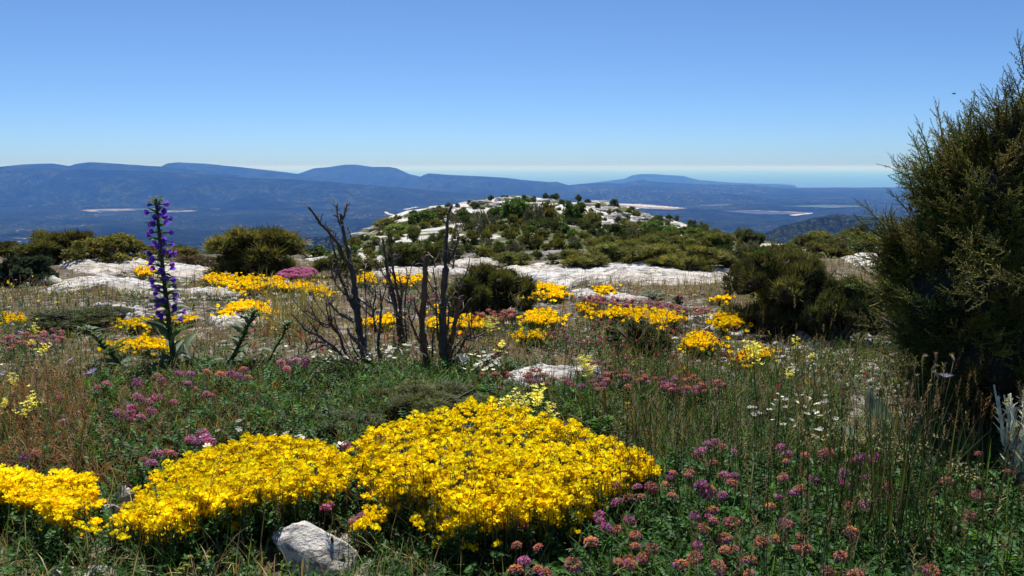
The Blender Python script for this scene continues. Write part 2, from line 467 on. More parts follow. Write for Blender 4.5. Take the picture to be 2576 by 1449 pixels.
hill('plateau_hill', k([(-700, 410), (-300, 416), (0, 421), (180, 425), (400, 431), (520, 440), (620, 447), (750, 452), (860, 460), (1000, 471), (1100, 481), (1200, 488), (1300, 495), (1400, 503)]), 11200, PLAIN, 2000, 2300, fm1, 1, 0.11)
hill('long_hill', k([(-500, 424), (-200, 424), (0, 419), (60, 413), (130, 411), (175, 418), (190, 412), (225, 408), (330, 414), (400, 418), (480, 428), (600, 440)]), 13500, PLAIN, 2500, 2500, fm1, 2)
hill('rounded_hill', k([(395, 424), (420, 411), (450, 408), (520, 412), (600, 420), (700, 431), (750, 437), (820, 446), (900, 458)]), 16500, PLAIN, 2500, 2500, fm1, 3)
hill('table_hill', k([(700, 446), (750, 437), (770, 430), (790, 423), (830, 420), (870, 414), (895, 414), (935, 420), (980, 420), (1000, 424), (1030, 438), (1070, 447), (1150, 462)]), 18000, PLAIN, 2000, 2500, fm1, 4, 0.03)
hill('wooded_hill', k([(1040, 456), (1064, 441), (1078, 436), (1130, 440), (1200, 443), (1260, 446), (1320, 453), (1380, 458), (1400, 457), (1430, 466), (1500, 480)]), 16000, PLAIN, 2000, 3000, fm1, 5)
hill('coastal_hill', k([(1380, 470), (1430, 466), (1480, 461), (1530, 460), (1560, 462), (1610, 452), (1640, 457), (1700, 460), (1760, 463), (1840, 464), (1900, 465), (1950, 472), (2010, 480), (2080, 476), (2140, 473), (2250, 474), (2400, 478), (2600, 476), (3200, 474)]), 16500, PLAIN - 20, 2500, 4500, fm2, 6, 0.10)
hill('coastal_hill', k([(1330, 500), (1400, 486), (1460, 476), (1500, 470), (1560, 473), (1600, 466), (1650, 470), (1720, 479), (1790, 474), (1850, 478), (1920, 486), (2000, 489), (2080, 484), (2150, 487), (2300, 490), (2700, 488), (3000, 494)]), 13800, PLAIN, 2000, 3000, fm2, 16, 0.14)
hill('coastal_hill', k([(1480, 512), (1560, 500), (1640, 492), (1700, 486), (1780, 493), (1850, 488), (1920, 496), (2040, 502), (2160, 496), (2260, 499), (2500, 504), (2900, 505)]), 11800, PLAIN, 1500, 1500, fm2, 17, 0.14)
hill('cape_hill', k([(1440, 466), (1530, 455), (1570, 450), (1590, 441), (1610, 438), (1650, 438), (1720, 443), (1760, 453), (1850, 460), (1950, 463), (2000, 466)]), 26000, SEA, 1500, 2500, fm1, 7, 0.03)
hill('islet_hill', k([(1925, 466), (1945, 463), (1970, 462), (1990, 466)]), 30000, SEA, 300, 500, fm1, 8, 0.02, 60)
hill('islet_hill', k([(2030, 468), (2050, 466), (2062, 468)]), 30000, SEA, 300, 500, fm1, 9, 0.02, 60)
hill('rocky_hill', k([(1860, 604), (1920, 588), (1960, 571), (2050, 549), (2100, 540), (2170, 546), (2300, 556), (2700, 560), (3100, 580)]), 2600, -330, 500, 700, fm3, 10, 0.12)
hill('cliff_hill', k([(480, 640), (560, 612), (640, 605), (720, 600), (830, 596), (890, 602), (960, 620)]), 2600, -330, 500, 500, forest_mat('cliff_garrigue', 5.0, 0.0, 0.7), 11, 0.12)

def valley_patch(name, poly, mat, lift=5):
    pts = np.array(k(poly)); lo, hi = pts.min(0), pts.max(0)
    U, V_ = np.meshgrid(np.linspace(lo[0], hi[0], 90), np.linspace(lo[1], hi[1], 26), indexing='ij')
    rx, rz = ray(U, V_); y = (PLAIN - EYE) / rz
    for _ in range(6): y = (valley_z(rx * y, y) - EYE) / rz * .5 + y * .5
    ins = inpoly(U + fbm(U * .6, V_ * 3, seed=3) * 1.2, V_ + fbm(U * .5, V_ * 3, seed=4) * .35, k(poly))
    Q = grid_faces(90, 26); Q = Q[ins.ravel()[Q].sum(1) >= 3]
    g = Acc(); g.add(np.stack([rx * y, y, valley_z(rx * y, y) + lift], -1), Q[:, ::-1])
    return kind(g.build(name, mat), 'structure')
tan = flat_mat('dry_field', (0.22, 0.155, 0.09), (0.34, 0.26, 0.18), 0.006, 0.9, True)
pale = flat_mat('pale_track', (0.40, 0.36, 0.31), (0.52, 0.48, 0.43), 0.01)
navy = flat_mat('solar_field', (0.012, 0.012, 0.03), (0.02, 0.02, 0.04), 0.01, 0.4)
greenf = flat_mat('green_field', (0.05, 0.085, 0.03), (0.09, 0.12, 0.05), 0.006, 0.9, True)
sheet = flat_mat('greenhouse_roofs', (0.5, 0.55, 0.62), (0.65, 0.7, 0.76), 0.02, 0.4)
for nm, mt, lf, ps in [
    ('field', tan, 5, [(195, 529), (260, 527), (335, 526), (345, 530), (290, 533), (230, 534)]),
    ('field', greenf, 3, [(240, 525), (300, 522), (420, 526), (410, 529), (345, 529)]),
    ('field', tan, 5, [(372, 533), (480, 530), (500, 532), (440, 535), (380, 536)]),
    ('field', navy, 5, [(512, 524), (545, 518), (600, 517), (640, 520), (620, 524), (560, 527)]),
    ('field', tan, 7, [(512, 525), (525, 524), (560, 527), (545, 528)]),
    ('field', tan, 7, [(590, 526), (635, 519), (643, 520), (605, 527)]),
    ('path', pale, 5, [(965, 535), (972, 533), (980, 538), (1002, 544), (998, 546), (975, 541)]),
    ('path', pale, 5, [(1012, 528), (1040, 523), (1064, 519), (1075, 512), (1080, 511), (1072, 519), (1050, 523), (1020, 529)]),
    ('field', greenf, 5, [(1105, 510), (1122, 507), (1135, 509), (1120, 511)]),
    ('field', tan, 5, [(1270, 501), (1300, 497), (1385, 499), (1410, 503), (1330, 504)]),
    ('runway', pale, 7, [(1470, 507), (1500, 506), (1600, 515), (1720, 524), (1700, 526), (1580, 519)]),
    ('field', tan, 5, [(1440, 503), (1500, 503), (1640, 516), (1735, 525), (1690, 529), (1570, 524), (1480, 513)]),
    ('solar_roof', sheet, 9, [(1545, 521), (1580, 522), (1612, 527), (1580, 528), (1550, 525)]),
    ('field', navy, 5, [(1815, 532), (1900, 531), (2030, 536), (2010, 541), (1900, 540)]),
    ('field', tan, 8, [(1800, 533), (1900, 531), (2030, 536), (2040, 538), (1900, 533)]),
    ('path', pale, 8, [(1985, 543), (2040, 537), (2050, 538), (2000, 545)]),
    ('field', greenf, 5, [(1750, 517), (1830, 514), (1850, 516), (1790, 520)]),
    ('field', greenf, 5, [(1960, 520), (2080, 516), (2200, 520), (2100, 524)]),
]:
    valley_patch(nm, ps, mt, lf)

# ---------------------------------------------------------------- air
def haze():
    x, y0, y1, z0, z1 = 185000, -300, 185000, SEA - 1, 78
    V = [(-x, y0, z0), (x, y0, z0), (x, y1, z0), (-x, y1, z0), (-x, y0, z1), (x, y0, z1), (x, y1, z1), (-x, y1, z1)]
    Fq = [[0, 3, 2, 1], [4, 5, 6, 7], [0, 1, 5, 4], [1, 2, 6, 5], [2, 3, 7, 6], [3, 0, 4, 7]]
    m, nt, out = newmat('air')
    p = nt.nodes.new('ShaderNodeVolumePrincipled')
    for s in ('Density Attribute', 'Color Attribute', 'Temperature Attribute'): p.inputs[s].default_value = ''
    p.inputs['Density'].default_value = HAZE_DENSITY
    p.inputs['Color'].default_value = (*HAZE_COL, 1)
    p.inputs['Absorption Color'].default_value = (1, 1, 1, 1); p.inputs['Anisotropy'].default_value = 0.0
    nt.links.new(p.outputs[0], out.inputs['Volume'])
    g = Acc(); g.add(V, np.array(Fq)); o = g.build('haze', m); kind(o, 'stuff')
HAZE_DENSITY, HAZE_COL = 5.7e-5, (0.13, 0.35, 1.0)
haze()

# ---------------------------------------------------------------- light, sky, camera
SUN_EL, SUN_AZ = math.radians(60), math.radians(-8)     # azimuth from +Y towards +X
sd = bpy.data.lights.new('sun', 'SUN'); sd.energy = 5.0; sd.angle = math.radians(0.53); sd.color = (1, 0.96, 0.90)
so = bpy.data.objects.new('sun', sd); COL.objects.link(so)
to_sun = Vector((math.sin(SUN_AZ) * math.cos(SUN_EL), math.cos(SUN_AZ) * math.cos(SUN_EL), math.sin(SUN_EL)))
so.rotation_euler = to_sun.to_track_quat('Z', 'Y').to_euler()
w = bpy.data.worlds.new('World'); scene.world = w; w.use_nodes = True
nt = w.node_tree; nt.nodes.clear()
sky = nt.nodes.new('ShaderNodeTexSky'); sky.sky_type = 'NISHITA'; sky.sun_disc = False
sky.sun_elevation = SUN_EL; sky.sun_rotation = SUN_AZ; sky.altitude = 700; sky.air_density = 0.6; sky.dust_density = 0.8; sky.ozone_density = 10.0
bg = nt.nodes.new('ShaderNodeBackground'); bg.inputs[1].default_value = 0.088
wo = nt.nodes.new('ShaderNodeOutputWorld')
nt.links.new(mixc(nt, 1.0, sky.outputs[0], (0.90, 1.02, 1.06), 'MULTIPLY'), bg.inputs[0]); nt.links.new(bg.outputs[0], wo.inputs[0])
cd = bpy.data.cameras.new('camera'); cd.angle = 2 * math.atan(512 / F); cd.clip_start = 0.02; cd.clip_end = 400000
co = bpy.data.objects.new('camera', cd); COL.objects.link(co)
co.location = (0, 0, EYE); co.rotation_euler = (math.pi / 2 - PITCH, 0, 0)
scene.camera = co
scene.view_settings.view_transform = 'Standard'; scene.view_settings.look = 'None'
scene.view_settings.exposure = 0.45; scene.view_settings.gamma = 1.0
cy = scene.cycles
cy.use_denoising = True
try: cy.denoiser = 'OPENIMAGEDENOISE'
except Exception: pass
cy.max_bounces = 6; cy.diffuse_bounces = 3; cy.glossy_bounces = 2; cy.transmission_bounces = 4; cy.volume_bounces = 2; cy.transparent_max_bounces = 8
cy.sample_clamp_indirect = 6

# ================================================================ rocks
KEEP = []            # outlines (picture columns, rows) where plants are thinner: (polygon, share kept)
def slab(poly, label, h=0.05, seed=1, keep=0.05, group='pale limestone slabs', na=230, nr=40, mat='rock'):
    pts = np.array(k(poly)); n = len(pts)
    B = np.concatenate([pts[i] + (pts[(i + 1) % n] - pts[i]) * np.linspace(0, 1, 40, endpoint=False)[:, None] for i in range(n)])
    G = at(B[:, 0], B[:, 1])
    c = G[:, :2].mean(0); d = G[:, :2] - c
    sx, sy = np.abs(d[:, 0]).max(), np.abs(d[:, 1]).max()
    an = np.arctan2(d[:, 1] / sy, d[:, 0] / sx); rr = np.hypot(d[:, 0] / sx, d[:, 1] / sy)
    A = np.linspace(-np.pi, np.pi, na, endpoint=False); o = np.argsort(an)
    R = np.interp(A, np.r_[an[o] - 2 * np.pi, an[o], an[o] + 2 * np.pi], np.tile(rr[o], 3))
    R = R * (1 + 0.10 * fbm(np.cos(A) * 5 + seed, np.sin(A) * 5, seed=seed) + 0.07 * fbm(np.cos(A) * 16 + seed, np.sin(A) * 16, seed=seed + 1))
    rho = np.r_[np.linspace(0.02, 0.86, nr), 0.91, 0.95, 0.98, 1.0, 1.03]
    RH, AA = np.meshgrid(rho, A, indexing='ij')
    X = c[0] + sx * RH * R * np.cos(AA); Y = c[1] + sy * RH * R * np.sin(AA)
    prof = np.clip(1 - np.clip(RH, 0, 1.03) ** 7, -0.2, 1)
    nz = fbm(X * 1.7 + seed, Y * 1.7, seed=seed + 2, o=5)
    st = np.floor((nz + fbm(X * 6, Y * 6, seed=seed + 6) * .25) * 4) / 4
    Z = ground_z(X, Y) + h * prof * (0.78 + 0.55 * nz + 0.4 * (st - nz)) + (0.016 * fbm(X * 11, Y * 11, seed=seed + 5) - 0.03 * np.clip(fbm(X * 4, Y * 9, seed=seed + 8) - .3, 0, 1) + 0.008 * fbm(X * 30, Y * 30, seed=seed + 7)) * (prof > 0) - np.where(RH > 1.01, 0.12, 0)
    V = np.stack([X, Y, Z], -1).reshape(-1, 3)
    i = np.arange(len(rho) - 1)[:, None] * na; j = np.arange(na)[None]; j2 = (j + 1) % na
    Q = np.stack([i + j, i + j2, i + na + j2, i + na + j], -1).reshape(-1, 4)
    V = np.concatenate([V, [[c[0], c[1], V[:na, 2].mean()]]])
    g = Acc(); g.add(V, [Q[:, ::-1], np.stack([np.arange(na), (np.arange(na) + 1) % na, np.full(na, len(V) - 1)], -1)])
    o = g.build('limestone_slab', M[mat], smooth=True, origin=(c[0], c[1], float(ground_z(c[0], c[1]))))
    tag(o, label, 'rock slab', group); KEEP.append((k(poly), keep)); return o
slab([(1250, 674), (1330, 664), (1500, 661), (1620, 664), (1720, 674), (1862, 680), (1852, 705), (1760, 716), (1650, 720), (1560, 716), (1480, 713), (1430, 728), (1350, 716), (1290, 695)], 'largest smooth pale slab, broad and flat in front of the middle hill', 0.075, 3)
slab([(1415, 738), (1470, 733), (1560, 742), (1645, 757), (1600, 764), (1500, 755), (1440, 748)], 'narrow pale rock strip just below the largest smooth slab', 0.03, 4)
slab([(118, 655), (200, 650), (330, 652), (392, 660), (372, 690), (330, 684), (250, 692), (180, 680)], 'cracked pale slab below the dark bushes, left of the purple spike', 0.06, 5, 0.12)
slab([(352, 672), (450, 666), (530, 680), (562, 690), (512, 705), (450, 714), (380, 702)], 'pale sloping slab between the purple spike and the olive juniper', 0.06, 6)
slab([(90, 738), (180, 700), (260, 702), (330, 705), (420, 724), (480, 740), (400, 748), (330, 745), (240, 728), (160, 742)], 'long broken slab low behind the meadow grass on the left', 0.05, 7, 0.15)
slab([(440, 737), (520, 731), (610, 740), (640, 748), (560, 752), (470, 748)], 'thin pale rock ledge behind the long yellow flower band', 0.04, 8, 0.1)
slab([(-60, 640), (0, 636), (50, 641), (62, 650), (0, 656), (-60, 655)], 'pale slab corner behind the grey green shrub at the left edge', 0.05, 9, 0.1)
slab([(522, 815), (560, 801), (650, 795), (724, 801), (720, 814), (640, 826), (562, 830)], 'dark edged rock slab between the drooping bugloss and the dead shrub', 0.06, 10, 0.2)
slab([(1258, 948), (1330, 936), (1440, 935), (1550, 942), (1480, 956), (1420, 982), (1345, 990), (1285, 976)], 'pale slab at ground level just behind the big yellow cushion', 0.085, 11, 0.06)
slab([(1715, 797), (1790, 794), (1845, 799), (1830, 806), (1735, 806)], 'small pale slab between two mid distance yellow cushions', 0.03, 12)
slab([(760, 650), (850, 640), (1000, 650), (1010, 668), (960, 672), (880, 668), (800, 662)], 'pale slab behind the tips of the dead shrub', 0.05, 13)
slab([(870, 684), (960, 676), (1080, 672), (1180, 678), (1175, 692), (1060, 697), (940, 696)], 'long pale slab directly behind the dead trunks', 0.05, 14)
slab([(1110, 660), (1180, 655), (1260, 658), (1250, 668), (1170, 672)], 'pale slab beside the small dark juniper at centre', 0.05, 15)
slab([(2090, 625), (2160, 615), (2230, 618), (2240, 632), (2150, 636)], 'pale slab half hidden behind the tall juniper', 0.07, 16)
slab([(1960, 622), (2010, 616), (2060, 620), (2050, 630), (1980, 632)], 'pale slab among the bushes right of the hill', 0.07, 17)
slab([(2120, 650), (2200, 640), (2270, 645), (2260, 664), (2150, 668)], 'cracked pale slab at the left foot of the tall juniper', 0.06, 18)

KEEP += [(k([(1260, 890), (1380, 880), (1500, 885), (1500, 930), (1380, 925), (1270, 925)]), .3), (k([(1640, 890), (1750, 880), (1850, 905), (1840, 945), (1700, 930)]), .3), (k([(1700, 815), (1880, 810), (2050, 850), (2060, 880), (1850, 870), (1720, 840)]), .4), (k([(640, 1430), (680, 1280), (930, 1330), (960, 1480), (640, 1480)]), .25), (k([(1240, 955), (1560, 955), (1560, 1000), (1240, 1010)]), .3)]
def faceted(seed, planes=26, n=4, amp=0.05):
    """angular stone: a ball cut by random planes"""
    g = np.random.default_rng(seed)
    V, Fc = blob(seed, n, 0.18, 1.2)
    D = g.normal(size=(planes, 3)); D /= np.linalg.norm(D, axis=1, keepdims=True)
    for d in D:
        c = g.uniform(0.52, 0.86); s = V @ d
        V = V - np.maximum(s - c, 0)[:, None] * d[None] * 0.95
    V = V * (1 + amp * fbm(V[:, 0] * 5, V[:, 1] * 5, V[:, 2] * 5, seed=seed + 4, o=4))[:, None]
    return V, Fc
def stone(u, v, size, label, seed, rot=0.0, lift=0.25, shape=None, n=4):
    p = at([u * K], [v * K])[0]
    V, Fc = faceted(seed, n=n)
    if shape: V = shape(V)
    V = (V * np.array(size)) @ rotz(np.array([rot]))[0].T
    g = Acc(); g.add(V + p + np.array([0, 0, size[2] * lift]), Fc)
    o = g.build('stone', M['rock_small'], smooth=False, origin=p); return tag(o, label, 'stone')
def lead(V):
    V = V.copy(); V[:, 2] += 0.55 * np.clip(-V[:, 0], -0.9, 0.6) * (V[:, 2] > -0.2) - 0.18; V[:, 1] += .75 * np.clip(V[:, 2], -.3, 1); V += .05 * np.stack([fbm(V[:, 0] * 3, V[:, 1] * 3, V[:, 2] * 3, seed=a_) for a_ in (5, 6, 7)], -1); return V
stone(808, 1418, (0.116, 0.08, 0.080), 'largest loose stone, angular and white topped, before the yellow cushions', 21, 0.1, 0.45, lead, 5)
stone(700, 1052, (0.085, 0.06, 0.035), 'flat pale stone in the grass behind the left yellow cushion', 22, 0.3)
stone(655, 1048, (0.03, 0.03, 0.03), 'small pale stone touching the flat stone behind the yellow cushion', 32, 0.3)
stone(272, 1305, (0.045, 0.03, 0.036), 'blocky grey stone in the gap between two yellow cushions', 23, 1.2)
stone(322, 1258, (0.032, 0.03, 0.034), 'small stone standing behind the blocky grey stone', 24, 0.5)
stone(155, 1452, (0.04, 0.035, 0.03), 'white stone cut off by the bottom edge, left one of two', 25, 0.2)
stone(245, 1458, (0.045, 0.035, 0.032), 'white stone cut off by the bottom edge, right one of two', 26, 0.9)
stone(945, 1350, (0.05, 0.03, 0.018), 'thin pale stone flake beside the largest loose stone', 27, 0.2)
for i, (u, v, s, lab) in enumerate([
    (52, 690, .09, 'white stone under the grey green shrub at the left edge'), (120, 715, .13, 'white boulder among yellow tufts on the far left'),
    (265, 708, .13, 'white stone beside the cracked slab left of the purple spike'), (410, 740, .08, 'small white stone before the long broken slab'),
    (298, 780, .09, 'round white stone in the left meadow above the yellow strip'), (335, 790, .11, 'largest white stone in the left meadow above the yellow strip'),
    (470, 795, .07, 'white stone right beside the purple spike'), (555, 725, .09, 'grey stone at the end of the pale sloping slab'),
    (395, 822, .1, 'pale stone low under the yellow strip behind the purple spike'), (545, 755, .06, 'small white stone under the thin pale rock ledge'),
    (1005, 790, .07, 'white stone seen between the dead trunks'), (1850, 850, .08, 'white stone between two yellow cushions on the right'),
    (1800, 835, .1, 'low white stone behind the upright yellow cushion on the right'), (2010, 850, .1, 'white stone under the dark bush on the right'),
    (2050, 838, .06, 'smaller white stone under the dark bush on the right'), (370, 690, .1, 'grey stone beside the round yellow tuft on the slab'),
    (1280, 815, .05, 'little white stone left of the round yellow cushion at centre')]):
    stone(u, v, (s, s * .8, s * .42), lab, 40 + i, i * 1.3, 0.3, None, 3)

# ---------------------------------------------------------------- outcrops of the middle hill
def outcrop_mesh(seed):
    V, Fc = blob(seed, 4, 0.45, 1.5)
    V = V * np.array([1, 0.7, 0.30]); V[:, 2] = np.where(V[:, 2] > 0, V[:, 2], V[:, 2] * 1.6)
    st = 7.0; V[:, 2] = V[:, 2] * .45 + .55 * np.round(V[:, 2] * st + .6 * fbm(V[:, 0] * 3, V[:, 1] * 3, seed=seed)) / st
    V += 0.035 * np.stack([fbm(V[:, 0] * 7, V[:, 1] * 7, V[:, 2] * 7, seed=seed + a) for a in (1, 2, 3)], -1)
    g = Acc(); g.add(V, Fc); return g.mesh('limestone_outcrop', M['rock_far'], smooth=False)
OUT = [outcrop_mesh(60 + i) for i in range(6)]
ORD = 'first second third fourth fifth sixth seventh eighth ninth tenth eleventh twelfth thirteenth fourteenth fifteenth sixteenth seventeenth eighteenth nineteenth twentieth'.split()
ORD += ['twenty-' + o for o in ORD[:9]] + ['thirtieth'] + ['thirty-' + o for o in ORD[:9]] + ['fortieth'] + ['forty-' + o for o in ORD[:9]] + ['fiftieth']
ROWS = [(0, 512, 'along the crest of the middle hill'), (512, 535, 'on the upper slope of the middle hill'), (535, 560, 'halfway up the middle hill'),
        (560, 582, 'on the lower slope of the middle hill'), (582, 606, 'around the foot of the middle hill'), (606, 628, 'on the stony flat before the hill'), (628, 900, 'just behind the pale slabs')]
def label_rows(items, what):
    """items: (u, v, object) in 2576-wide picture units; a label by row and order"""
    for lo, hi, where in ROWS:
        row = sorted([t for t in items if lo <= t[1] < hi], key=lambda t: t[0])
        for i, t in enumerate(row): t[2]['label'] = f'{what} {where}, {ORD[i]} from the left'
def inst(name, me, p, s, rz=0.0, tilt=0.0):
    o = bpy.data.objects.new(name, me); COL.objects.link(o)
    o.location = p; o.scale = s if hasattr(s, '__len__') else (s, s, s); o.rotation_euler = (tilt, 0, rz); return o
oc = []
g_ = np.random.default_rng(77)
spots = [(915, 588, 60), (945, 575, 46), (1085, 531, 44), (1130, 526, 44), (1215, 513, 50), (1270, 504, 50), (1320, 503, 46), (1250, 520, 46), (1375, 507, 46), (1430, 506, 40), (1530, 525, 54), (1500, 530, 60),
         (1560, 540, 60), (1595, 552, 60), (1540, 553, 64), (1620, 546, 46), (1650, 553, 50), (1600, 563, 60), (1690, 566, 40), (1740, 576, 44), (1790, 589, 50), (1830, 600, 50), (1545, 513, 40), (1480, 515, 40), (1520, 565, 50),
         (1010, 628, 130), (1090, 632, 90), (1130, 628, 60), (1400, 640, 130), (1390, 650, 90), (1460, 648, 70), (1010, 590, 60), (1060, 600, 60), (1100, 583, 60), (1190, 598, 60), (1130, 612, 70), (940, 628, 90), (870, 640, 80),
         (1500, 632, 100), (1570, 662, 80), (1350, 612, 70), (1270, 612, 60), (1230, 640, 90), (1850, 632, 90), (1810, 640, 90), (1920, 625, 80), (1760, 655, 90), (1880, 640, 70), (2000, 640, 90), (1300, 640, 80), (1170, 648, 90), (1700, 622, 60)]
for (u, v, w) in spots:
    p = at([u * K], [v * K])[0]; s = w * K / F * p[1] * .5
    o = inst('limestone_outcrop', OUT[int(g_.integers(6))], p + np.array([0, 0, -0.03 * s]), (s * 1.15, s * .9, s * (g_.uniform(.8, 1.7) if v < 575 else g_.uniform(.35, .7))), g_.uniform(0, 0.9))
    tag(o, '', 'rock', 'pale limestone outcrops on the middle hill'); oc.append((u, v, o))
label_rows(oc, 'pale limestone outcrop')

# ================================================================ bushes and trees
def tuft_tpl(n, L, W, spread, g, segs=1):
    a = Acc()
    for i in range(n):
        R = R1(g.uniform(0, 6.28), abs(g.normal(0, spread)), g.uniform(0, 6.28))
        p = R @ np.array([0, 0, g.uniform(0, .35) * L])
        a.add(*place(strip(L * g.uniform(.6, 1.1), W, segs, g.uniform(0, .5), taper=1, base=.8), R, p), C=np.ones(3) * g.uniform(.75, 1.25))
    return a.tpl()
def lobes(n, g, flat=0.62):
    n = int(n * 2.3)
    a = g.uniform(0, 6.283, n); q = np.sqrt(g.uniform(0, 1, n)) * .40; r = g.uniform(.06, .17, n) * (1.15 - q)
    top = .52 * np.sqrt(np.clip(1 - (q / .5) ** 2, 0.05, 1)) * g.uniform(.75, 1.1, n)
    z = np.where(g.uniform(0, 1, n) < .55, top - r * .7, g.uniform(.06, 1, n) * np.maximum(top - r, .07))
    return np.stack([q * np.cos(a) * 1.1, q * np.sin(a), np.maximum(z, .06)], -1), r
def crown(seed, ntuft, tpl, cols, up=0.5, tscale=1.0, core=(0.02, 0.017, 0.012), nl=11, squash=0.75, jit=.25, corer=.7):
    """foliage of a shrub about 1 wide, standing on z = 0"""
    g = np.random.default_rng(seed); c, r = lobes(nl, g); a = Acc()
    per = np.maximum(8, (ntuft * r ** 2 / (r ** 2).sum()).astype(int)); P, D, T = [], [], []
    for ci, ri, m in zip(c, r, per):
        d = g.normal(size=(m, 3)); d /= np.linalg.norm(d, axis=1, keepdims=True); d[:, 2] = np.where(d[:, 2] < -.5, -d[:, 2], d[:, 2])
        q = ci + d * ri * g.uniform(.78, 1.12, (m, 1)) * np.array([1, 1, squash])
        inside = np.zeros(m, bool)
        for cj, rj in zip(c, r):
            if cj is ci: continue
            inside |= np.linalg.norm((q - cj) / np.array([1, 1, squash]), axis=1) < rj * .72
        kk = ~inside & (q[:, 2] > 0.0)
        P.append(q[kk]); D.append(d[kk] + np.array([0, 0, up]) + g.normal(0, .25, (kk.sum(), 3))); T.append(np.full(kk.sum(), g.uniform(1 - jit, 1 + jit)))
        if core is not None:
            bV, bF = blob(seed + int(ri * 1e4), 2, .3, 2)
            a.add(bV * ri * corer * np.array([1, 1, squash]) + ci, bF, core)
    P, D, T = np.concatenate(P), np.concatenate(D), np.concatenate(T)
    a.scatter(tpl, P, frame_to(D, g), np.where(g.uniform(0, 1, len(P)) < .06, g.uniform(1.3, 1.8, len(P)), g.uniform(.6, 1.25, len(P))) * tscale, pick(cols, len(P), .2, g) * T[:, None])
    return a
gj = np.random.default_rng(5)
JT = tuft_tpl(13, 0.075, 0.012, .75, gj)            # juniper shoots, for a 1-wide bush
JS = tuft_tpl(7, 0.11, 0.03, .7, gj)                # coarser, far bushes
LT = tuft_tpl(6, 0.075, 0.045, .9, gj)              # broad leaves
LF = tuft_tpl(9, 0.055, 0.028, .9, gj)
OLIVE = [(0.125, 0.122, 0.030), (0.092, 0.098, 0.026), (0.16, 0.142, 0.038), (0.07, 0.08, 0.022)]
DARK = [(0.048, 0.070, 0.021), (0.065, 0.082, 0.026), (0.04, 0.058, 0.02)]
GREEN = [(0.058, 0.105, 0.022), (0.075, 0.125, 0.025), (0.042, 0.08, 0.018)]
OLIVED = [(0.085, 0.082, 0.022), (0.062, 0.066, 0.019), (0.115, 0.098, 0.028), (0.05, 0.057, 0.018)]
LIME = [(0.11, 0.155, 0.025), (0.09, 0.13, 0.024)]
YOLIVE = [(0.12, 0.11, 0.024), (0.085, 0.09, 0.02), (0.07, 0.08, 0.02), (0.11, 0.08, 0.03)]
GREY = [(0.10, 0.10, 0.075), (0.07, 0.075, 0.05)]
def wood(a, h, w, n, g, col=(0.07, 0.055, 0.04), r0=0.03):
    for i in range(n):
        az = g.uniform(0, 6.28); sp_ = g.uniform(.1, .42) * w
        pts = [(0, 0, -.03 * h), (math.cos(az) * sp_ * .3, math.sin(az) * sp_ * .3, h * .3), (math.cos(az) * sp_, math.sin(az) * sp_, h * g.uniform(.55, .9))]
        P = smooth_path(pts, 6); a.add(*tube(P, np.linspace(r0, r0 * .25, 6) * g.uniform(.6, 1.1), 5), C=col)
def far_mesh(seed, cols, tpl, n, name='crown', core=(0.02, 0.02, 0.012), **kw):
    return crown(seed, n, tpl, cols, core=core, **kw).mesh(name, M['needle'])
def far_wood(seed):
    a = Acc(); wood(a, .5, 1, 5, np.random.default_rng(seed)); return a.mesh('trunk', M['bark'])
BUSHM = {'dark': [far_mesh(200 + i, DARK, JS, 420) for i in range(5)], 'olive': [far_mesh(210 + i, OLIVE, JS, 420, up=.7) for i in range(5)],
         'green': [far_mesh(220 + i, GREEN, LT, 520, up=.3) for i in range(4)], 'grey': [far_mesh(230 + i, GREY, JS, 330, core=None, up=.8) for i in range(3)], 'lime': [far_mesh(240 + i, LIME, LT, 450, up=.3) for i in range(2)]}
WOODM = [far_wood(250 + i) for i in range(3)]
SAY = {'dark': 'dark round evergreen bush', 'olive': 'olive green bush', 'green': 'fresh green leafy bush', 'grey': 'greyish scrubby bush', 'lime': 'lime green leafy bush'}
gh = np.random.default_rng(90)
def far_bush(u, vbase, w, top, typ, cat='bush', label=None, name='shrub'):
    p = at([u * K], [vbase * K])[0]; m = K / F * p[1]
    W_, H_ = w * m, max((vbase - top), 3) * m * 1.05
    t = thing(name, label or '', cat, p - np.array([0, 0, .04 * H_]), None)
    c = inst('crown', BUSHM[typ][int(gh.integers(len(BUSHM[typ])))], (0, 0, 0), (W_ / .95, W_ / .95, H_ / .52), gh.uniform(0, 6.28)); c.parent = t
    tr = inst('trunk', WOODM[int(gh.integers(3))], (0, 0, 0), (W_, W_, H_ / .7), gh.uniform(0, 6.28)); tr.parent = t
    return t
TREES = [(1300, 556, 92, 504, 'green', 'wide fresh green tree in the rocks at the top of the hill'), (1442, 562, 66, 507, 'green', 'round bright green tree standing out near the top of the hill'),
         (1213, 588, 62, 538, 'grey', 'greyish brown tree with thin crown on the left of the hill'), (1380, 560, 60, 516, 'olive', 'olive tree between the two bright green trees'),
         (1345, 560, 50, 518, 'grey', 'brownish tree beside the wide green tree on the hill'), (1165, 560, 50, 530, 'green', 'round green tree on the left shoulder of the hill'),
         (1010, 590, 90, 563, 'lime', 'lime green spreading tree at the left foot of the hill'), (975, 578, 62, 552, 'olive', 'olive green tree at the left end of the hill'),
         (1065, 565, 80, 533, 'green', 'broad green tree below the crest on the left of the hill'), (1110, 548, 60, 524, 'olive', 'olive tree under the rocks on the left of the hill'),
         (1250, 550, 50, 522, 'green', 'green tree left of the wide tree at the top of the hill'), (1640, 592, 90, 558, 'green', 'fresh green tree on the right slope of the hill'),
         (1690, 600, 70, 570, 'green', 'smaller fresh green tree right of the one on the slope'), (1580, 590, 70, 560, 'olive', 'olive tree in the middle of the right slope'),
         (1745, 602, 64, 575, 'lime', 'lime green bush tree near the right foot of the hill'), (1490, 570, 60, 535, 'olive', 'olive tree right of the round bright green tree')]
